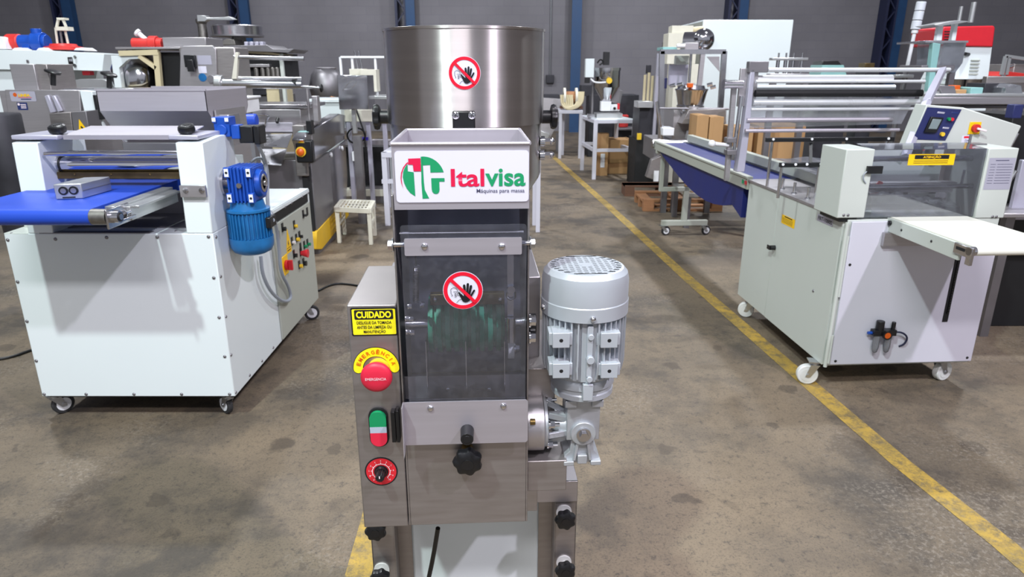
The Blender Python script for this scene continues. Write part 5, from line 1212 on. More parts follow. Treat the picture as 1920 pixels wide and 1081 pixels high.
for x0_, x1_ in ((108, 104), (117, 112), (128, 121)): k.rod('bracket_strut', 'steel_dark' if x0_ == 117 else 'warm_white_plastic', x0_, 84, x1_, 52, .3, .012)
mb = MB(); k.bx(mb, 105, 50, 127, 57, .25, .1); mb.bar(k.at(106, 52, .27), k.at(110, 34, .27), .02, .02); mb.bar(k.at(124, 50, .27), k.at(117, 34, .27), .02, .02); k.bx(mb, 106, 33, 120, 37, .25, .08); mb.build('bracket_head', 'warm_white_plastic', k.t)
k.poly('bowl_lid', 'aluminium', [(118, 154), (150, 148), (192, 148), (215, 158), (212, 165), (120, 166)], -.1, .6)

# ---- steel machine with orange maker label
k = K('steel_divider', 'grey steel machine with orange lettered plate and small blue sticker behind the sheeter', 'machine', 90, 4.55)
k.poly('side_panel', 'steel', [(9, 168), (149, 169), (158, 300), (26, 300)], 0, .012); k.B('body', 'steel', 12, 170, 150, 300, .012, .5, True)
a, b = k.at(17, 171, -.002), k.at(69, 190, -.002); fs = plane_fn(((a.x+b.x)/2, -.001, (a.z+b.z)/2)); ww, hh = b.x-a.x, a.z-b.z
mb = MB(); fpoly(mb, fs, rrect(0, 0, ww, hh, .008), .001); mb.m = 1; ring_poly(mb, fs, .0001, hh*.20, .002, 20, c=(-ww*.30, .01)); mb.m = 2; strip(mb, fs, (-ww*.2, -hh*.12), (ww*.34, -hh*.12), .003, .002, 1); mb.m = 3; strip(mb, fs, (-ww*.1, -hh*.28), (ww*.30, -hh*.28), .006, .002, 1)
o = mb.build('maker_plate', ['label_silver', 'ink_orange', 'ink_red', 'ink_blue'], k.t, flat=True); text_part('lettering', 'LINEA', 'sticker_amber', o, lambda a, b, d: fs(a+ww*.06, b+hh*.10, d), ww*.46, hh*.28, .05, .003)
a, b = k.at(31, 192, -.002), k.at(53, 206, -.002); fs2 = plane_fn(((a.x+b.x)/2, -.001, (a.z+b.z)/2)); ww, hh = b.x-a.x, a.z-b.z; mb = MB(); fpoly(mb, fs2, rrect(0,0,ww,hh,.002), .001); mb.m = 1
for y_ in (.22, 0, -.22): strip(mb, fs2, (-ww*.15, hh*y_), (ww*.38, hh*y_), .005, .002, 1)
ring_poly(mb, fs2, .0001, .008, .002, 12, c=(-ww*.32, hh*.25)); mb.build('blue_sticker', ['ink_blue', 'ink_white'], k.t, flat=True)
k.B('feed_box', 'steel', 22, 120, 68, 169, .1, .3); k.B('feed_box_side', 'steel_panel', 69, 120, 92, 169, .12, .28)
for px_, py_ in ((100, 138), (205, 143)):
    p = k.at(px_, py_+22, .1); q = k.at(px_, py_, .1); o = MB().cyl(p, q, .016, n=12).knob(q, (.3, 0, 1), .05, .022, 3).build('adjusting_knob', 'black_plastic', k.t)
k.poly('slide_rail', 'label_silver', [(83, 180), (90, 178), (104, 210), (94, 212)], -.02, .018); k.poly('slide_rail', 'label_silver', [(97, 180), (102, 179), (116, 208), (108, 210)], -.02, .018)
k.poly('outlet_box', 'steel_panel', [(92, 213), (132, 210), (139, 262), (100, 262)], -.16, .15); k.poly('outlet_box_side', 'steel_dark', [(133, 210), (161, 208), (170, 262), (140, 262)], -.16, .15)
fs = plane_fn(k.at(154, 236, -.162)); a = k.at(146, 236, -.162); b = k.at(163, 236, -.162); w_ = b.x-a.x; mb = MB(); fpoly(mb, fs, [(-w_*.45, -w_*.55), (w_*.55, -w_*.55), (-w_*.2, w_*.75)], .001); mb.m = 1; strip(mb, fs, (-.008, -w_*.05), (.008, -w_*.35), .010, .002, 1); mb.build('hazard_triangle', ['sticker_amber', 'ink_black'], k.t, flat=True)
k.poly('white_cheek', 'white_enamel', [(149, 169), (172, 171), (185, 228), (192, 241), (165, 241)], -.01, .06); k.poly('black_block', 'black_plastic', [(173, 178), (180, 178), (188, 224), (182, 225)], -.03, .08)
k.B('top_rail', 'steel_bright', 118, 166, 280, 170, .05, .3)
# dark barrel far left
k = K('steel_barrel', 'dark steel barrel at the left edge behind the white sheeter', 'barrel', -5, 3.9)
k.drum('shell', 'dark_machine', -4, 60, [(34, 212), (36, 216), (36, 330), (33, 480)], .25); MB().cyl((0, .25, 0), (0, .25, .4), .13, n=32).build('base', 'dark_machine', k.t)

# ---- beige frame with steel pan drum
k = K('pan_coater', 'white and beige steel frame holding a round metal drum, red gear unit on its tray', 'machine', 262, 6.6)
mb = MB()
mb.prism([(q.x, q.z) for q in (k.at(x, y) for x, y in ((208, 104), (262, 104), (262, 110), (240, 111), (223, 127), (229, 168), (216, 168)))], 0, .06); mb.build('side_frame', 'white_enamel', k.t)
mb = MB(); mb.bar(k.at(225, 100), k.at(298, 98), .05, .045); mb.bar(k.at(294, 98), k.at(300, 168), .05, .045); mb.bar(k.at(262, 105), k.at(294, 128), .045, .035); mb.build('beige_frame', 'beige_paint', k.t)
for px_ in (222, 300):
    for d in (.03, .55): k.leg(px_, 168, d, .05, 'beige_paint')
for d in (.03, .55): MB().bar(k.at(222, 168, 0)*1 + V(0, d, 0), k.at(300, 168, 0) + V(0, d, 0), .04, .04).build('cross_rail', 'beige_paint', k.t)
k.B('tray', 'steel', 216, 88, 345, 92, -.02, .6, bev=.002)
c = k.at(258, 145, .3); MB().lathe([(.001, -.22), (.14, -.2), (.245, -.08), (.26, 0), (.25, .1), (.12, .2), (.08, .2)], (c.x, .3, c.z), (-.35, -.7, .3), 40).build('pan_drum', 'steel_polished', k.t, ang=60)
a, b = k.at(250, 82, .2), k.at(306, 82, .2); mb = MB().cyl(a, b, .052, n=24).cyl(V(b.x-.12, .2, a.z), V(b.x-.05, .2, a.z), .07, n=24); mb.build('gear_unit', 'red_paint', k.t, bevel=.004)
k.rod('pipe', 'white_plastic', 279, 79, 258, 61, .2, .022); k.rod('pipe_flange', 'white_plastic', 260, 63, 256, 60, .2, .035)
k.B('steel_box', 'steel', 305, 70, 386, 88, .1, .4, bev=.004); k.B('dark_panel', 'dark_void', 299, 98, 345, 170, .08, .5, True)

# ---- steel cabinet with rotary switch
k = K('steel_cabinet', 'tall stainless cabinet with black rotary switch and round blue sticker', 'cabinet', 395, 5.9)
k.poly('front', 'steel', [(336, 170), (338, 92), (343, 86), (398, 85), (405, 92), (408, 170)], 0, .02, bev=.006); mb = MB(); k.bx(mb, 340, 88, 445, 170, .02, .30, True); mb.build('body', 'steel_panel', k.t, bevel=.01)
o = k.B('isolator', 'black_plastic', 345, 103, 366, 126, -.03, .03); k.B('isolator_handle', 'black_plastic', 350, 112, 362, 134, -.06, .03, par=o)
k.B('white_label', 'label_silver', 370, 104, 396, 121, -.003, .003, bev=0); k.B('white_label', 'sticker_white', 372, 124, 387, 137, -.003, .003, bev=0)
p = k.at(380, 145, -.001); MB().cyl(p, p+V(0,-.003,0), .033, n=28).build('blue_sticker', 'blue_motor', k.t); p = k.at(397, 148, -.001); MB().cyl(p, p+V(0,-.02,0), .03, n=24).build('round_port', 'steel_bright', k.t)

# ---- carousel machine
k = K('carousel_depositor', 'dark carousel machine with a wide shiny round top and open shelves', 'machine', 450, 8.0)
k.drum('column', 'cast_steel', 385, 10, [(8, 95), (8, 45), (10, 42), (10, 36)], .3); k.poly('swing_arm', 'aluminium', [(369, 28), (385, 29), (387, 33), (420, 32), (430, 31), (439, 36), (420, 37), (388, 37), (384, 40), (370, 40)], .2, .1)
k.drum('round_top', 'steel_bright', 446, 45, [(44, 66), (45, 50), (43, 48), (20, 48)], .35, ang=50); k.drum('ring_plate', 'steel_dark', 446, 45, [(47, 69), (47, 66), (20, 66)], .35)
k.drum('hub', 'cast_steel', 450, 12, [(14, 88), (12, 69)], .35)
for i, x_ in enumerate((458, 468, 478, 487)): k.B('nozzle', 'label_silver', x_, 78, x_+6, 86, .0, .1)
k.poly('base_plate', 'cast_steel', [(408, 84), (425, 72), (438, 74), (442, 84)], .05, .3); k.poly('platform', 'steel_dark', [(410, 86), (500, 84), (512, 92), (550, 92), (541, 99), (520, 98), (440, 95)], -.1, .6)
k.poly('wood_board', 'beige_paint', [(452, 95), (500, 96), (524, 101), (520, 103), (452, 99)], -.05, .5)
mb = MB(); k.bx(mb, 452, 100, 530, 150, .05, .6); mb.build('upper_housing', 'dark_void', k.t); k.B('post', 'cream_enamel', 527, 100, 533, 196, -.02, .05)
k.B('post', 'cream_enamel', 452, 100, 456, 196, -.02, .05)
for i, x_ in enumerate((483, 495, 505, 514, 522)): k.drum('cylinder', 'cast_steel', x_, 5, [(4.5, 152), (4.5, 128), (3, 126)], .0)
k.B('shelf', 'steel', 456, 120, 505, 126, -.03, .4); k.B('shelf', 'steel', 456, 150, 527, 154, -.03, .5)
k.B('lower_body', 'beige_paint', 500, 160, 524, 196, .02, .5, True); k.B('lower_cabinet', 'dark_machine', 458, 160, 500, 178, .02, .5); k.B('base', 'steel_dark', 452, 178, 527, 200, .06, .55, True)
k.B('perforated_strip', 'cast_steel', 524, 165, 532, 196, -.01, .05)

# ---- round kettle
k = K('steel_kettle', 'dark round steel kettle behind the polished moulder', 'kettle', 612, 8.6)
k.drum('bowl', 'steel_dark', 610, 30, [(10, 128), (20, 130), (27, 140), (31, 155), (32, 166), (29, 182), (20, 196), (8, 202)], .4, ang=60); k.drum('rim', 'steel', 612, 20, [(16, 130), (19, 127), (12, 126)], .4)
for dx in (-.2, .2): MB().cyl((dx, .4, 0), (dx*.8, .4, 1.0), .03, n=12).build('leg', 'steel_dark', k.t)
k.rod('tilt_handle', 'wood', 620, 182, 640, 187, .0, .015, .1)

# ---- polished steel moulder with yellow foot
k = K('dough_moulder', 'polished steel dough moulder with yellow base and an orange stop button', 'machine', 590, 5.4)
bk = .9
XM = W0.at(600, 466, z=.02) - k.F.loc; XM = XM.x
def px_(name, m_, pts, x=0.0, dep=.3, bev=.004): return MB().prism([(q.y, q.z) for q in (k.F.at(a, b, x=XM+x) for a, b in pts)], XM+x-dep, XM+x, 'x').build(name, m_, k.t, bevel=bev)
px_('polished_body', 'steel_polished', [(596, 300), (648, 262), (652, 330), (650, 374), (602, 432), (598, 420)], 0, .25, .01)
px_('control_arm', 'steel_polished', [(570, 262), (575, 250), (636, 213), (648, 216), (646, 262), (592, 300), (582, 298)], .06, .10, .008)
p = k.F.at(568, 283, x=XM-.04); p.y = k.F.at(576, 262, x=XM+.06).y-.02; p = k.F.at(568, 283, y=p.y); MB().box((p.x-.045, p.y-.045, p.z-.09), (p.x+.09, p.y+.03, p.z+.09)).build('arm_end', 'black_plastic', k.t, bevel=.012)
o = MB().cyl(p+V(0,-.05,0), p+V(0,-.062,0), .040, n=28).build('button_ring', 'yellow_plastic', k.t); MB().lathe([(.030,0),(.028,.02),(.012,.028),(.0001,.03)], p+V(0,-.062,0), (0,-1,0), 24).build('stop_button', 'ink_orange', o)
mb = MB(); U = V(0, 0, .012); mb.sheet([k.F.at(578, 250, x=XM+.055)+U, k.F.at(608, 234, x=XM+.055)+U, k.F.at(608, 234, x=XM+.055)+U-V(.085,0,0), k.F.at(578, 250, x=XM+.055)+U-V(.085,0,0)], .01); mb.build('keypad', 'teal_paint', k.t)
px_('leg_boot', 'black_rubber', [(580, 312), (597, 308), (602, 432), (590, 437), (588, 400)], .01, .07)
px_('yellow_base', 'yellow_paint', [(594, 434), (646, 378), (654, 384), (654, 404), (604, 467), (594, 467)], .03, .3)
k.B('trough', 'steel', 458, 205, 565, 250, .5, .5); k.B('trough_lid', 'steel_bright', 455, 196, 578, 203, .5, .55)
k.B('bench', 'steel_dark', 455, 300, 585, 345, .35, .6, True); k.B('side_column', 'steel_panel', 552, 235, 574, 330, .3, .5)
k.B('trough_lip', 'pale_lavender', 460, 230, 548, 247, .48, .02, bev=.002)
mb = MB()
for (q0_, q1_, q2_, q3_) in (((493, 252), (548, 250), (538, 277), (495, 274)), ((468, 279), (538, 279), (527, 310), (478, 306))):
    A_, B_, C2, D2 = k.at(*q0_, .42), k.at(*q1_, .42), k.at(*q2_, .25), k.at(*q3_, .25); mb.m = 0; mb.sheet([D2, C2, B_, A_], .004); mb.m = 1
    nn = (C2-D2).cross(A_-D2).normalized(); nn = nn if nn.y < 0 else -nn
    for i in range(7):
        for j in range(4):
            u, v = (i+.5+.5*(j % 2))/15+.08, (j+.6)/4.6; c = D2.lerp(C2, u).lerp(A_.lerp(B_, u), v); mb.cyl(c+nn*.0005, c+nn*.0015, .008, n=8)
mb.build('perforated_guard', ['steel_bright', 'dark_void'], k.t)
k.drum('rack_post', 'steel', 584, 2.5, [(2.5, 262), (2.5, 160)], .3); k.B('post_block', 'steel', 586, 180, 596, 228, .26, .08); k.B('post_clamp', 'black_plastic', 574, 226, 584, 252, .25, .08)
MB().tube([k.at(497, 238, .47), k.at(500, 222, .44), k.at(506, 216, .44), k.at(484, 214, .44)], .009, 8, 2).build('handle', 'chrome', k.t)
p = k.at(521, 222, .46); MB().cyl(p, p+V(0,-.03,-.03), .014, n=12).build('tap', 'black_plastic', k.t)
for pxx, pyy in ((619, 290), (596, 312), (640, 278)): MB().knob(k.F.at(pxx, pyy, x=XM), (1,0,0), .022, .02, 4).build('wing_nut', 'white_plastic', k.t)
# steel roller bar above
k2 = K('roller_bar_unit', 'thick shiny steel roller bar lying level beside the steel cabinet', 'machine part', 490, 5.4)
a, b = k2.at(412, 156, 0), k2.at(566, 158, .05); MB().cyl(a, b, .036, n=32).build('roller', 'steel_bright', k2.t); MB().cyl(k2.at(405, 155, 0), k2.at(418, 156, 0), .058, n=32).build('end_cap', 'aluminium', k2.t, bevel=.006)
MB().cyl(k2.at(550, 157, .05), k2.at(558, 157, .05), .040, n=24).build('black_band', 'black_plastic', k2.t); k2.rod('slim_rod', 'steel_bright', 440, 146, 566, 147, .05, .012)
k2.rod('upper_rod', 'steel_bright', 440, 107, 570, 110, .0, .016); k2.poly('rod_post', 'warm_white_plastic', [(441, 98), (446, 98), (443, 148), (434, 148)], -.02, .04)
k2.rod('tail_rod', 'steel_bright', 566, 162, 602, 165, .05, .010); MB().knob(k2.at(600, 165, .05), (1, 0, 0), .03, .02, 5).build('tail_knob', 'black_plastic', k2.t)
for x_ in (425,): p = k2.at(x_, 165, .03); MB().box((p.x-.02, .0, 0), (p.x+.02, .06, p.z)).build('leg', 'steel_dark', k2.t)
p = k2.at(440, 165, .05); 
k3 = K('blue_film_roll', 'blue rolled sheet lying behind the small black motor', 'roll', 450, 4.45)
a, b = k3.at(418, 226, 0), k3.at(482, 225, 0); MB().cyl(a, b, .040, n=32).build('roll', 'blue_belt', k3.t, bevel=.008); MB().box((a.x+.02, -.04, 0), (b.x-.02, .04, a.z-.038)).build('support', 'steel_dark', k3.t)
k3 = K('white_crate', 'small bright white plastic crate behind the steel flour hopper', 'crate', 440, 4.9)
mb = MB(); k3.bx(mb, 414, 184, 458, 213, 0, .3); mb.build('tub', 'white_plastic', k3.t, bevel=.006); k3.B('rim', 'white_plastic', 412, 182, 459, 186, -.01, .32); k3.B('stand', 'steel_dark', 418, 213, 454, 300, .02, .26, True)

# ---- packaging line at centre left
k = K('film_box_machine', 'square steel box with reflective film front on a pale machine frame', 'machine', 662, 6.9)
k.B('box', 'steel_polished', 634, 141, 690, 205, 0, .32); k.B('box_post', 'aluminium', 660, 205, 667, 250, .1, .06); MB().box((-.04, .06, 0), (.04, .14, .9)).build('pedestal', 'steel_dark', k.t)
mb = MB()
for q in ([(642, 170), (655, 152), (672, 150), (658, 168), (645, 166)],): mb.tube([k.at(x, y, -.003) for x, y in q], .006, 6, 2)
mb.tube([k.at(x, y, -.003) for x, y in ((640, 148), (655, 142), (664, 148), (686, 143))], .005, 6, 2); mb.build('film_crease', 'film', k.t)
k = K('packing_line', 'cream beam conveyor frame with open cable tray and white posts', 'conveyor', 660, 7.8)
k.B('frame_beam', 'warm_white_plastic', 640, 206, 742, 228, 0, .1); k.B('work_top', 'aluminium', 690, 180, 745, 186, -.1, .5); k.B('white_cover', 'white_enamel', 590, 190, 640, 242, -.15, .5); k.B('top_strip', 'white_enamel', 575, 186, 640, 192, -.17, .55)
for x_, yb_ in ((655, 290), (691, 275), (722, 290)): k.B('leg', 'label_silver', x_-4, 228, x_+4, yb_, .02, .05, True)
for x_ in (640, 662, 705, 727): k.B('frame_post', 'white_plastic', x_-2, 107, x_+2, 182, .1, .04)
k.B('frame_head', 'white_plastic', 638, 105, 732, 109, .09, .06); k.B('control_box', 'warm_white_plastic', 676, 130, 706, 172, .0, .2); k.B('control_box', 'warm_white_plastic', 655, 129, 682, 142, .06, .2)
for x0_, x1_ in ((665, 672), (672, 679)): k.rod('rod', 'steel_bright', x0_, 95, x1_, 130, .12, .01)
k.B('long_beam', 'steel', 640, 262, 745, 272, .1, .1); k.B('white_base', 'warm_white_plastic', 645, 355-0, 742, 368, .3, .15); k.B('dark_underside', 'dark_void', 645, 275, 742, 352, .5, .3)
k.B('blue_mark', 'purple_ink', 668, 257, 690, 263, -.02, .02, bev=0)
pts = [k.at(668+17*math.cos(a), 254+17*math.sin(a)*.85, -.04) for a in [i*PI/8 for i in range(34)]]; MB().tube([k.at(666, 200, -.04)]+pts+[k.at(686, 280, -.04), k.at(684, 335, -.04)], .010, 6, 1).build('hanging_cable', 'cable_black', k.t)
k.B('white_bottle', 'white_plastic', 660, 284, 670, 302, -.03, .06)
MB().box(k.at(655, 350, .32)-V(.0,.0,.0), V(k.at(735, 350, .32).x, .42, .0)).build('foot_or_light_bar', 'steel_dark', k.t)

# ---- small white slotted stool
k = K('slatted_stool', 'small cream plastic stool with slatted top on the open floor', 'stool', 665, 6.35)
a, b, c, d = W0.at(629, 388, z=.34), W0.at(693, 391, z=.34), W0.at(701, 376, z=.34), W0.at(640, 374, z=.34)
loc = k.F.loc; a, b, c, d = (q-loc for q in (a, b, c, d)); up = V(0,0,.0); mb = MB()
def qd(u, v, z=0): q = a.lerp(b, u).lerp(d.lerp(c, u), v); return V(q.x, q.y, .34+z)
for u0, v0, u1, v1 in ((0,0,1,0),(1,0,1,1),(1,1,0,1),(0,1,0,0)): mb.bar(qd(u0,v0,-.02), qd(u1,v1,-.02), .03, .045)
for i in range(9): mb.bar(qd(.08+.105*i, .0, -.006), qd(.08+.105*i, 1, -.006), .016, .012)
for v in (.33, .66): mb.bar(qd(0, v, -.008), qd(1, v, -.008), .014, .010)
mb.build('seat', 'warm_white_plastic', k.t, bevel=.003)
for u, v in ((.03,.05),(.97,.05),(.97,.95),(.03,.95)): q = qd(u, v, -.03); MB().bar(q, V(q.x, q.y, 0), .035, .035, (0,1,0)).build('leg', 'warm_white_plastic', k.t, bevel=.004)
MB().bar(qd(.97,.05,-.17), qd(.97,.95,-.17), .02, .03).bar(qd(.03,.05,-.17), qd(.03,.95,-.17), .02, .03).build('stretcher', 'warm_white_plastic', k.t)
# ---- tall white frame half hidden by the dough machine
k = K('white_frame_table', 'tall pale steel frame table half hidden behind the dough machine', 'table', 735, 6.9)
for px_, d in ((720, 0), (752, 0), (735, .5), (765, .5)): k.leg(px_, 285, d, .05, 'pale_lavender')
mb = MB(); A_, B_ = k.at(716, 285, 0), k.at(756, 285, 0); mb.box((A_.x, -.03, A_.z-.05), (B_.x+.1, .55, A_.z)); mb.build('table_top', 'pale_lavender', k.t); A_ = k.at(716, 336, 0); MB().box((A_.x, -.02, A_.z-.04), (B_.x, .02, A_.z)).build('cross_rail', 'pale_lavender', k.t)
# ---- white posts on casters right of the drum
k = K('caster_stand', 'narrow white stand on small casters just right of the round hopper', 'stand', 1000, 6.6)
for px_, d in ((1010, 0), (1003, .3), (900, 0)): k.leg(px_, 285, d, .04, 'pale_lavender'); 
A_ = k.at(1014, 285, 0); B_ = k.at(896, 285, 0); MB().box((B_.x, -.02, A_.z-.03), (A_.x, .34, A_.z)).build('top', 'pale_lavender', k.t)

# ---- centre: conveyor hopper, spool bench, white table
k = K('incline_conveyor', 'grey inclined conveyor chute standing behind the round hopper', 'conveyor', 1030, 13.2)
k.poly('chute', 'steel', [(1000, 182), (1058, 186), (1064, 195), (1030, 262), (1022, 272), (1000, 265)], 0, .5); k.poly('chute_end', 'aluminium', [(1000, 240), (1031, 252), (1022, 272), (998, 264)], -.1, .1); k.B('pile', 'dark_machine', 1000, 178, 1050, 190, .1, .5)
for x_ in (1004, 1046): k.leg(x_, 250, .3, .07, 'steel_dark')
k = K('spool_bench', 'white metal bench carrying a brown wound spool and ropes', 'bench', 1071, 12.4)
for px_, d in ((1051, 0), (1089, 0), (1056, .5), (1092, .5)): k.leg(px_, 212, d, .05, 'pale_lavender')
k.B('bench_top', 'pale_lavender', 1048, 207, 1093, 213, -.03, .6)
k2 = K('rope_spool', 'brown spool with thick ropes hanging from it on the white bench', 'spool', 1072, 12.5)
a, b = k2.at(1056, 183, .1), k2.at(1078, 183, .1); MB().cyl(a, b, .11, n=24).build('core', 'wood', k2.t)
for q in (a, b): MB().cyl(q, q+V(.04,0,0), .17, n=28).build('flange', 'warm_white_plastic', k2.t)
for i in range(6):
    x_ = 1052+i*4; MB().tube([k2.at(x_, 178, .0), k2.at(x_+2, 200, -.06), k2.at(1070, 206-i, -.08), k2.at(1092-i*2, 196, -.06), k2.at(1094-i*2, 172, .0)], .02, 8, 2).build('rope', 'beige_paint', k2.t)
MB().box((-.2, .0, k.at(1070, 207, 0).z+.02), (.2, .22, k2.at(1070, 190, .1).z-.08)).build('cradle', 'wood_dark', k2.t)
# white table
k = K('white_table', 'white tubular steel table carrying the cone filler', 'table', 1135, 9.95)
TB = [W0.at(x, y, z=.0) - k.F.loc for x, y in ((1113, 336), (1184, 335), (1152, 320), (1091, 319))]
tz = k.at(1113, 224, 0).z
def yq(i): q = TB[i]; return V(q.x, q.y, 0)
for i in range(4): q = yq(i); MB().box((q.x-.028, q.y-.028, 0), (q.x+.028, q.y+.028, tz)).build('leg', 'pale_lavender', k.t, bevel=.003)
for h_, nm in ((tz-.03, 'top_rail'), (.42, 'cross_rail')):
    for i in range(4): a, b = yq(i), yq((i+1) % 4); MB().bar(a+V(0,0,h_), b+V(0,0,h_), .045, .045).build(nm, 'pale_lavender', k.t)
mb = MB(); mb.loft([[yq(i)+V(0,0,tz-.008) for i in range(4)], [yq(i)+V(0,0,tz+.004) for i in range(4)]]); mb.build('table_top', 'white_enamel', k.t)
tcz = tz+.004
k = K('cone_filler', 'stainless cone filling machine with yellow cap on the white table', 'machine', 1140, 10.25)
k.drum('hopper', 'steel_polished', 1139, 24, [(24, 132), (24, 162), (22, 165), (5, 196), (3, 206)], .25, ang=40); k.drum('hopper_lid', 'steel_bright', 1139, 24, [(25, 132), (25, 127), (10, 126)], .25)
k.B('control_box', 'white_enamel', 1098, 110, 1114, 145, .1, .15); k.B('box_bracket', 'black_plastic', 1097, 145, 1106, 156, .12, .1); k.B('motor', 'black_plastic', 1132, 97, 1143, 122, .2, .1)
MB().tube([k.at(1120, 118, .15), k.at(1126, 110, .12), k.at(1132, 116, .15), k.at(1124, 122, .15)], .012, 8, 2).build('hose', 'cable_black', k.t)
MB().tube([k.at(1108, 148, .1), k.at(1114, 154, .05), k.at(1124, 155, .02), k.at(1136, 154, .02)], .012, 8, 2).build('air_line', 'white_plastic', k.t)
p = k.at(1142, 151, .03); MB().cyl(p, p+V(0,-.03,0), .042, n=24).build('yellow_cap', 'yellow_plastic', k.t)
k.B('pump_block', 'white_plastic', 1127, 190, 1146, 208, .15, .15); k.B('pump_head', 'white_plastic', 1146, 196, 1162, 208, .12, .15); k.B('red_fitting', 'red_plastic', 1158, 194, 1162, 205, .10, .1); p = k.at(1152, 203, .1); MB().cyl(p, p+V(0,-.03,0), .02, n=16).build('knob', 'black_plastic', k.t)
a = k.at(1118, 213, .05); b = k.at(1166, 213, .05); MB().box((a.x, -.02, tcz), (b.x, .35, tcz+.06)).build('base', 'aluminium', k.t); MB().box((a.x-.12, .05, tcz), (a.x-.02, .2, tcz+.05)).build('foot_pedal', 'steel_bright', k.t)
MB().cyl(k.at(1112, 155, .3), V(k.at(1112, 155, .3).x, .3, tcz), .02, n=12).build('column', 'steel_dark', k.t); k.poly('side_plate', 'steel_dark', [(1140, 190), (1150, 165), (1168, 170), (1163, 196)], .3, .02)
# boxes under the table and behind
def carton(label, x0_, y0_, x1_, y1_, Y, dep, m_='cardboard', flaps=False, floor=True, g=None, zb=None):
    k = K('cardboard_box', label, 'box', (x0_+x1_)/2, Y, g); mb = MB(); a, b = k.at(x0_, y0_, 0), k.at(x1_, y0_, 0)
    z0 = 0 if floor else zb; mb.box((a.x, 0, z0), (b.x, dep, a.z)); mb.build('carton', m_, k.t, bevel=.004)
    if flaps:
        mb = MB(); mb.sheet([b, b+V(0,dep,0), b+V(.14,dep,-.04), b+V(.14,0,-.06)], .006); mb.build('flap', m_, k.t)
    else: MB().box(((a.x+b.x)/2-.03, -.001, z0), ((a.x+b.x)/2+.03, dep, a.z+.001)).build('tape', 'cardboard', k.t)
    return k
carton('open cardboard box with folded flap under the white table', 1124, 262, 1180, 312, 10.5, .4, flaps=True)
k = carton('small cardboard box with white side panel under the white table', 1122, 250, 1142, 314, 10.3, .15); k.B('white_panel', 'white_plastic', 1126, 288, 1134, 314, -.01, .01)
lt = K('packing_table', 'low grey steel table carrying tan cardboard boxes behind the infeed conveyor', 'table', 1355, 6.75)
zt_ = .36
mb = MB(); a, b = lt.at(1288, 350, 0), lt.at(1525, 350, 0); mb.box((a.x, 0, zt_-.04), (b.x, .6, zt_)); mb.build('table_top', 'aluminium', lt.t, bevel=.003)
for x_ in (a.x+.03, b.x-.03):
    for y_ in (.03, .57): MB().box((x_-.025, y_-.025, 0), (x_+.025, y_+.025, zt_-.04)).build('leg', 'steel_dark', lt.t)
carton('tall tan cardboard box, left of the pair behind the infeed conveyor', 1308, 216, 1330, 280, 6.8, .3, floor=False, zb=zt_+.001)
carton('tall tan cardboard box, right of the pair behind the infeed conveyor', 1332, 219, 1358, 284, 6.8, .3, floor=False, zb=zt_+.001)
carton('cardboard box seen between the steel column and the film frame', 1376, 238, 1414, 305, 6.8, .35, floor=False, zb=zt_+.001)
carton('large brown cardboard box seen through the film behind the guide bars', 1424, 235, 1512, 330, 6.8, .4, 'cardboard', floor=False, zb=zt_+.001)

# ---- right of centre: big white refrigerator-like cabinet, steel filler, posts
k = K('white_cabinet', 'very large plain white cabinet rising above all the machines', 'cabinet', 1395, 9.2)
mb = MB(); A_, B_ = k.at(1314, 100, 0), k.at(1481, 100, 0); zt_ = k.at(1400, 37, 0).z; mb.box((A_.x, 0, .08), (B_.x, 1.5, zt_)); mb.build('shell', 'white_enamel', k.t, bevel=.01)
mb = MB(); mb.box((A_.x-.002, .03, .10), (A_.x+.0, 1.47, zt_-.02)); mb.build('side_sheet', 'grey_green_enamel', k.t)
MB().box((A_.x+.1, .1, 0), (B_.x-.1, 1.4, .08)).build('plinth', 'black_rubber', k.t)
k = K('electric_cabinet', 'beige electrical boxes with conduits left of the huge white cabinet', 'cabinet', 1275, 8.78)
k.B('upper_box', 'warm_white_plastic', 1252, 62, 1306, 120, .1, .3); k.B('lower_box', 'warm_white_plastic', 1258, 120, 1306, 330, .1, .4, True); k.B('small_box', 'warm_white_plastic', 1260, 48, 1300, 62, .15, .2); k.B('black_fitting', 'black_plastic', 1248, 78, 1254, 88, .3, .2)
k.rod('pipe', 'beige_paint', 1272, 60, 1318, 55, .3, .04)
k = K('kettle_filler', 'stainless filling machine frame with round dome on top and polished bowl below', 'machine', 1300, 7.3)
for a_, b_ in (((1238, 290), (1241, 96)), ((1350, 212), (1358, 96))): MB().bar(k.at(*a_, 0), k.at(*b_, 0), .05, .05, (0,1,0)).build('frame_post', 'steel_bright', k.t)
MB().bar(k.at(1238, 97, 0), k.at(1360, 97, 0), .05, .045).build('frame_head', 'steel_bright', k.t)
mb = MB(); mb.sheet([k.at(1325, 106, .0), k.at(1349, 134, 0), k.at(1349, 106, 0)], .01); mb.build('gusset', 'steel', k.t)
p = k.at(1320, 76, .05); MB().lathe([(.001, -.02), (.06, -.015), (.10, .02), (.115, .06), (.10, .12)], p, (.1, .9, .1), 32).build('dome', 'steel_polished', k.t, ang=60)
MB().cyl(p+V(-.0,.08,0), p+V(-.16,.16,0), .09, n=28).build('dome_body', 'steel_polished', k.t); k.B('top_plate', 'steel', 1284, 80, 1310, 96, -.02, .2); k.B('green_plate', 'teal_paint', 1243, 88, 1270, 94, .0, .3); k.rod('nozzle', 'white_plastic', 1269, 86, 1284, 86, -.05, .02)
MB().bar(k.at(1318, 96, 0), k.at(1311, 160, 0), .045, .045, (0,1,0)).build('drop_tube', 'steel', k.t); k.rod('stirrer_rod', 'steel_bright', 1296, 98, 1292, 155, .1, .014)
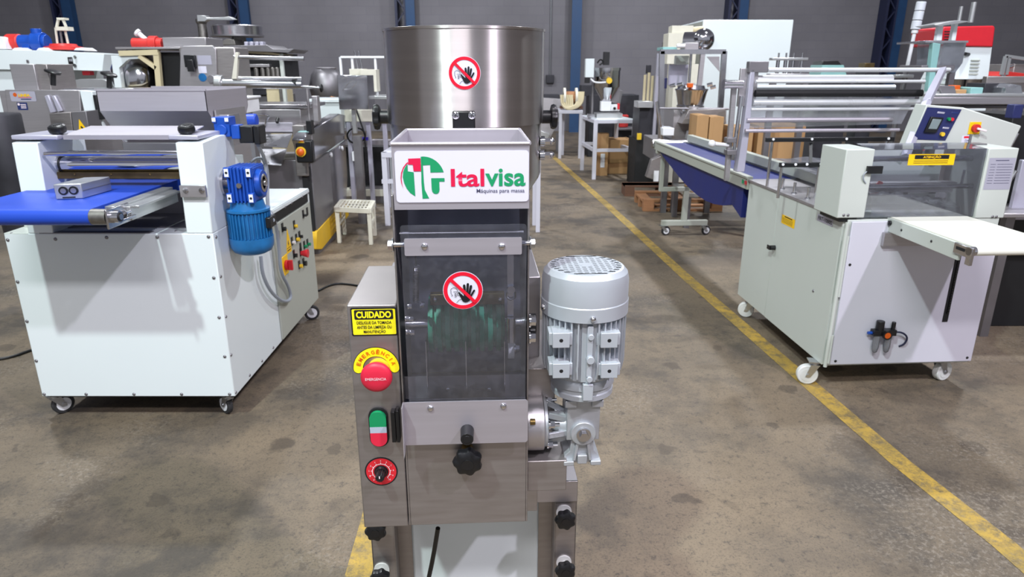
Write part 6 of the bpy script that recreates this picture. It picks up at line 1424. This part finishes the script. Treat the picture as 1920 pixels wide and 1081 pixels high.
k.B('panel_box', 'cream_enamel', 1268, 104, 1292, 121, .25, .1); k.B('back_panel', 'label_silver', 1254, 121, 1290, 160, .35, .04); k.B('blue_panel', 'panel_blue', 1241, 146, 1251, 166, .2, .05)
k.drum('bowl', 'steel_polished', 1297, 30, [(30, 166), (31, 168), (29, 172), (24, 196), (26, 198), (24, 204), (16, 214)], .1, ang=40); k.drum('bowl_lid', 'steel_bright', 1296, 20, [(26, 166), (24, 160), (8, 156)], .1)
for px_, py_ in ((1256, 162), (1326, 160), (1332, 165), (1270, 160)): p = k.at(px_, py_, .0); MB().cyl(p, p+V(.05,-.02,.015), .02, n=14).build('clamp', 'chrome', k.t)
k.B('orange_fitting', 'ink_orange', 1290, 156, 1300, 164, -.1, .06); k.rod('side_arm', 'steel_dark', 1236, 203, 1366, 204, -.02, .012)
k.B('machine_bed', 'steel', 1262, 206, 1360, 262, .1, .5); k.poly('funnel', 'steel_panel', [(1278, 232), (1292, 206), (1360, 204), (1362, 232)], -.1, .2)
k.B('lower_body', 'steel_dark', 1225, 262, 1330, 300, .2, .6); k.B('discharge_tube', 'white_plastic', 1243, 240, 1264, 254, -.15, .25); k.poly('bagged_part', 'film', [(1288, 262), (1292, 246), (1305, 240), (1308, 270), (1296, 272)], -.15, .1); k.rod('valve', 'chrome', 1232, 190, 1240, 262, -.04, .02)
for px_ in (1252, 1272, 1336): k.leg(px_, 262, .25, .06, 'steel_dark')
k.poly('drop_chute', 'steel_panel', [(1222, 300), (1240, 292), (1236, 340), (1212, 332)], -.05, .1)
k.B('white_tag', 'white_plastic', 1226, 320, 1235, 340, -.12, .01, bev=0)
k = K('press_unit', 'dark press with pale guide posts and a yellow tag, left of the kettle filler', 'machine', 1212, 9.15)
for x_, a_, b_ in ((1207, 140, 190), (1214, 136, 190), (1221, 142, 190)): k.drum('guide_post', 'beige_paint', x_, 2, [(2.6, b_), (2.6, a_)], .2)
k.B('cylinder', 'dark_machine', 1213, 122, 1221, 138, .2, .08); k.B('press_head', 'aluminium', 1196, 190, 1224, 202, .0, .3); k.B('press_body', 'dark_machine', 1198, 202, 1240, 262, .1, .5); k.B('base', 'black_rubber', 1192, 262, 1240, 300, .1, .6, True); k.B('yellow_tag', 'yellow_plastic', 1195, 250, 1203, 262, -.02, .04); k.drum('slim_post', 'steel_bright', 1226, 2, [(2, 262), (2, 118), (3, 117)], .1); k.B('grey_post', 'label_silver', 1228, 100, 1234, 262, .05, .06)
k = K('dark_stack', 'dark clutter and red panel behind the white table', 'machine', 1180, 12.2)
k.B('dark_box', 'dark_machine', 1104, 178, 1196, 262, .4, .6, True); k.B('red_panel', 'red_paint', 1162, 216, 1178, 238, .1, .2); k.B('grey_top', 'dark_machine', 1090, 160, 1130, 180, .5, .4); k.B('shelf', 'steel_dark', 1160, 240, 1196, 244, .0, .4); k.B('post', 'dark_machine', 1108, 226, 1112, 262, .2, .05)

# ---- pallets
def pallet(name, label, x0_, y0_, x1_, y1_, w=1.0, l=.9, rz=0, dark=False):
    p = W0.at((x0_+x1_)/2, y1_, z=0); F = Frame((p.x, p.y, 0), rz); t = thing('wooden_pallet', label, 'pallet', F, 'pallets on the hall floor'); m_ = 'wood_dark' if dark else 'wood'
    for i in range(3): MB().box((-w/2, i*(l-.1)/2, 0), (w/2, i*(l-.1)/2+.09, .022)).build('bottom_board', m_, t); 
    for i in range(3):
        for j in range(3): MB().box((-w/2+j*(w-.12)/2, i*(l-.1)/2, .022), (-w/2+j*(w-.12)/2+.12, i*(l-.1)/2+.09, .095)).build('block', m_, t)
    for j in range(3): MB().box((-w/2+j*(w-.12)/2, 0, .095), (-w/2+j*(w-.12)/2+.12, l-.01, .115)).build('stringer', m_, t)
    nb = 4 if not dark else 7
    for i in range(nb):
        if not dark and i in (1, 2): continue
        MB().box((-w/2, i*(l-.1)/(nb-1), .115), (w/2, i*(l-.1)/(nb-1)+.09, .135)).build('top_board', m_, t)
pallet('a', 'pale wooden pallet with wide gaps in front of the steel filler', 1205, 370, 1355, 396, .9, .62)
pallet('b', 'dark wooden pallet standing under the kettle filler', 1190, 330, 1300, 368, 1.0, .30, 0, True)

# ---- right back: piston bank, teal machine, beacon, red-top mixer, long conveyor
k = K('piston_bank', 'row of small upright metal pistons on a bar behind the film rollers', 'machine part', 1480, 6.3)
k.B('head_bar', 'aluminium', 1448, 108, 1516, 113, 0, .08); 
for x_ in (1456, 1470, 1484, 1500): k.drum('piston', 'steel_bright', x_, 3, [(3.4, 140), (3.4, 113), (1.6, 112), (1.6, 99)], .04)
k.B('base_bar', 'steel', 1444, 138, 1518, 146, 0, .1)
for x_ in (1450, 1510): k.leg(x_, 146, .05, .05, 'steel_dark')
k = K('teal_machine', 'pale teal machine head with black cap behind the film rollers', 'machine', 1560, 7.6)
k.poly('head', 'teal_paint', [(1538, 142), (1542, 122), (1582, 122), (1588, 142)], 0, .3); k.poly('cap', 'black_plastic', [(1541, 122), (1544, 114), (1572, 114), (1578, 122)], .02, .25); k.B('body', 'dark_machine', 1536, 142, 1590, 240, .02, .4, True); k.B('small_motor', 'bronze', 1622, 118, 1640, 128, .1, .15); k.B('small_base', 'dark_machine', 1618, 128, 1646, 180, .1, .2, True)
k = K('signal_tower', 'tall white stacked signal lamp on a slanted pole', 'lamp', 1712, 5.8)
a, b = k.at(1728, 3, 0), k.at(1716, 56, 0); d_ = (b-a)
for i in range(3): MB().cyl(a+d_*(i/3+.01), a+d_*((i+1)/3-.015), .036, n=28).build('lamp_segment', 'lamp_white', k.t, bevel=.003)
MB().cyl(b, b+d_*.12, .024, n=20).build('lamp_base', 'white_plastic', k.t); e_ = k.at(1700, 130, 0); MB().cyl(b+d_*.1, e_, .014, n=14).build('pole', 'white_plastic', k.t)
MB().cyl(e_, V(e_.x-.03, .05, 0), .02, n=12).build('lower_pole', 'steel_dark', k.t); k.B('pole_foot', 'aluminium', 1682, 140, 1714, 146, -.03, .15)
k = K('hopper_feeder', 'transparent hopper held by a teal post and white frame above the console', 'hopper', 1775, 5.2)
k.poly('clear_hopper', 'clear_bowl', [(1758, 130), (1762, 78), (1813, 78), (1805, 118), (1790, 138)], .0, .28); k.B('hopper_rim', 'steel_bright', 1735, 76, 1816, 80, -.04, .38, bev=.001)
k.poly('teal_post', 'teal_paint', [(1739, 176), (1750, 80), (1764, 82), (1748, 176)], -.05, .05); MB().cyl((k.at(1745, 176, .02).x, 0.05, 0), k.at(1745, 176, .05), .03, n=12).build('lower_post', 'teal_paint', k.t)
k.poly('white_stay', 'white_enamel', [(1756, 76), (1761, 44), (1770, 44), (1766, 76)], .05, .04); k.poly('white_stay', 'white_enamel', [(1784, 76), (1790, 44), (1797, 44), (1792, 76)], .05, .04)
k.poly('top_shelf', 'aluminium', [(1752, 46), (1792, 38), (1822, 40), (1800, 44), (1762, 49)], -.05, .25); k.rod('upright_rod', 'aluminium', 1798, 40, 1803, 12, .05, .012); k.rod('upright_rod', 'aluminium', 1820, 42, 1827, 4, .05, .018)
k.B('hopper_base', 'steel_dark', 1728, 122, 1790, 132, -.02, .3)
for x_ in (1760, 1785): k.leg(x_, 130, .2, .04, 'steel_dark')
k = K('planetary_mixer', 'white mixer with bright red top cover and louvred side', 'mixer', 1815, 6.4)
k.poly('red_cover', 'red_plastic', [(1767, 54), (1770, 50), (1864, 48), (1866, 52), (1862, 88), (1770, 86)], 0, .5, bev=.015); mb = MB()
k.poly('body', 'white_enamel', [(1805, 88), (1860, 88), (1853, 146), (1775, 158), (1790, 130), (1806, 112)], .02, .45); k.B('column', 'white_enamel', 1770, 146, 1852, 230, .03, .4, True)
for i in range(5): k.B('louvre', 'grey_green_enamel', 1822-i, 112+6.5*i, 1838-i, 114+6.5*i, .005, .02, bev=0)
for i in range(4): k.B('vent_slot', 'dark_void', 1771, 58+5*i, 1785, 60+5*i, -.005, .01, bev=0)
k.drum('bowl', 'steel_polished', 1808, 30, [(31, 148), (30, 152), (27, 166)], -.05); k.rod('lever', 'black_plastic', 1810, 101, 1816, 102, -.02, .015, .02)
k = K('long_conveyor', 'long steel bench conveyor crossing the right background, loaded with bagged parts', 'conveyor', 1830, 4.6)
k.B('bench_rail', 'steel', 1745, 182, 2000, 196, 0, .06); k.B('bench_top', 'aluminium', 1745, 176, 2000, 182, .0, .55); k.B('back_board', 'steel_panel', 1850, 143, 2000, 156, .5, .05); k.B('lower_rail', 'steel_dark', 1800, 197, 2000, 203, .1, .4)
for x_ in (1800, 1960, 2000): k.leg(x_, 185, .3, .05, 'steel_dark')
k.B('parts_box', 'dark_machine', 1846, 156, 1885, 176, .2, .2); k.poly('bagged_parts', 'film', [(1884, 176), (1886, 164), (1898, 157), (1915, 160), (1918, 176)], .08, .2); k.B('teal_tray', 'teal_paint', 1820, 164, 1843, 178, .1, .2); k.B('orange_part', 'ink_orange', 1790, 160, 1801, 170, .2, .08); k.B('small_carton', 'cardboard', 1790, 168, 1812, 180, .12, .12); k.poly('grey_screen', 'steel_dark', [(1760, 160), (1790, 161), (1794, 178), (1768, 179)], .1, .03)
k = K('tube_frame_machine', 'grey tube frame machine at the right edge above the bench', 'machine', 1895, 7.3)
for a_, b_ in (((1878, 140), (1886, 105)), ((1886, 105), (1960, 116)), ((1886, 140), (1892, 108))): MB().bar(k.at(*a_, 0), k.at(*b_, 0), .03, .03).build('frame_tube', 'aluminium', k.t)
k.B('grey_body', 'steel_panel', 1900, 120, 1990, 146, .1, .4, True); k.poly('red_tray', 'red_paint', [(1870, 142), (1890, 134), (1960, 142), (1960, 146), (1872, 146)], .0, .3); k.rod('arm', 'steel_bright', 1888, 127, 1900, 123, .0, .015); k.leg(1880, 140, .0, .04, 'steel_dark')
k = K('dark_machine_body', 'dark machine frame behind the right side of the wrapper', 'machine', 1930, 3.75)
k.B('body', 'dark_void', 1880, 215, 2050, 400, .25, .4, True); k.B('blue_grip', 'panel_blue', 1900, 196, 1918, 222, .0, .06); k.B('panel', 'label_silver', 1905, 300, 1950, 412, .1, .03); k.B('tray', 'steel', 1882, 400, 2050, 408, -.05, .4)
for a_, b_ in (((1880, 300), (1908, 250)), ((1886, 350), (1905, 320))): k.rod('link_rod', 'steel_bright', *a_, *b_, .1, .010)
k.leg(1892, 400, .1, .05, 'steel_dark'); k.B('foot_or_light_bar', 'warm_white_plastic', 1878, 470, 2000, 476, .2, .08)  # the pale bar stands in for a stripe of light on the floor

# power leads on the floor
for nm, pts, lab in (('power_lead', [(596, 545), (618, 534), (640, 530), (700, 540)], 'black cable lying on the floor right of the white sheeter'), ('power_lead', [(-30, 676), (20, 670), (60, 655), (110, 640)], 'black cable lying on the floor left of the white sheeter')):
    P_ = [W0.at(x, y, z=.008) for x, y in pts]; F = Frame((P_[0].x, P_[0].y, 0)); t = MB().tube([p - F.loc for p in P_], .008, 8, 2).build(nm, 'cable_black'); t.location = F.loc; tag(t, lab, 'cable')
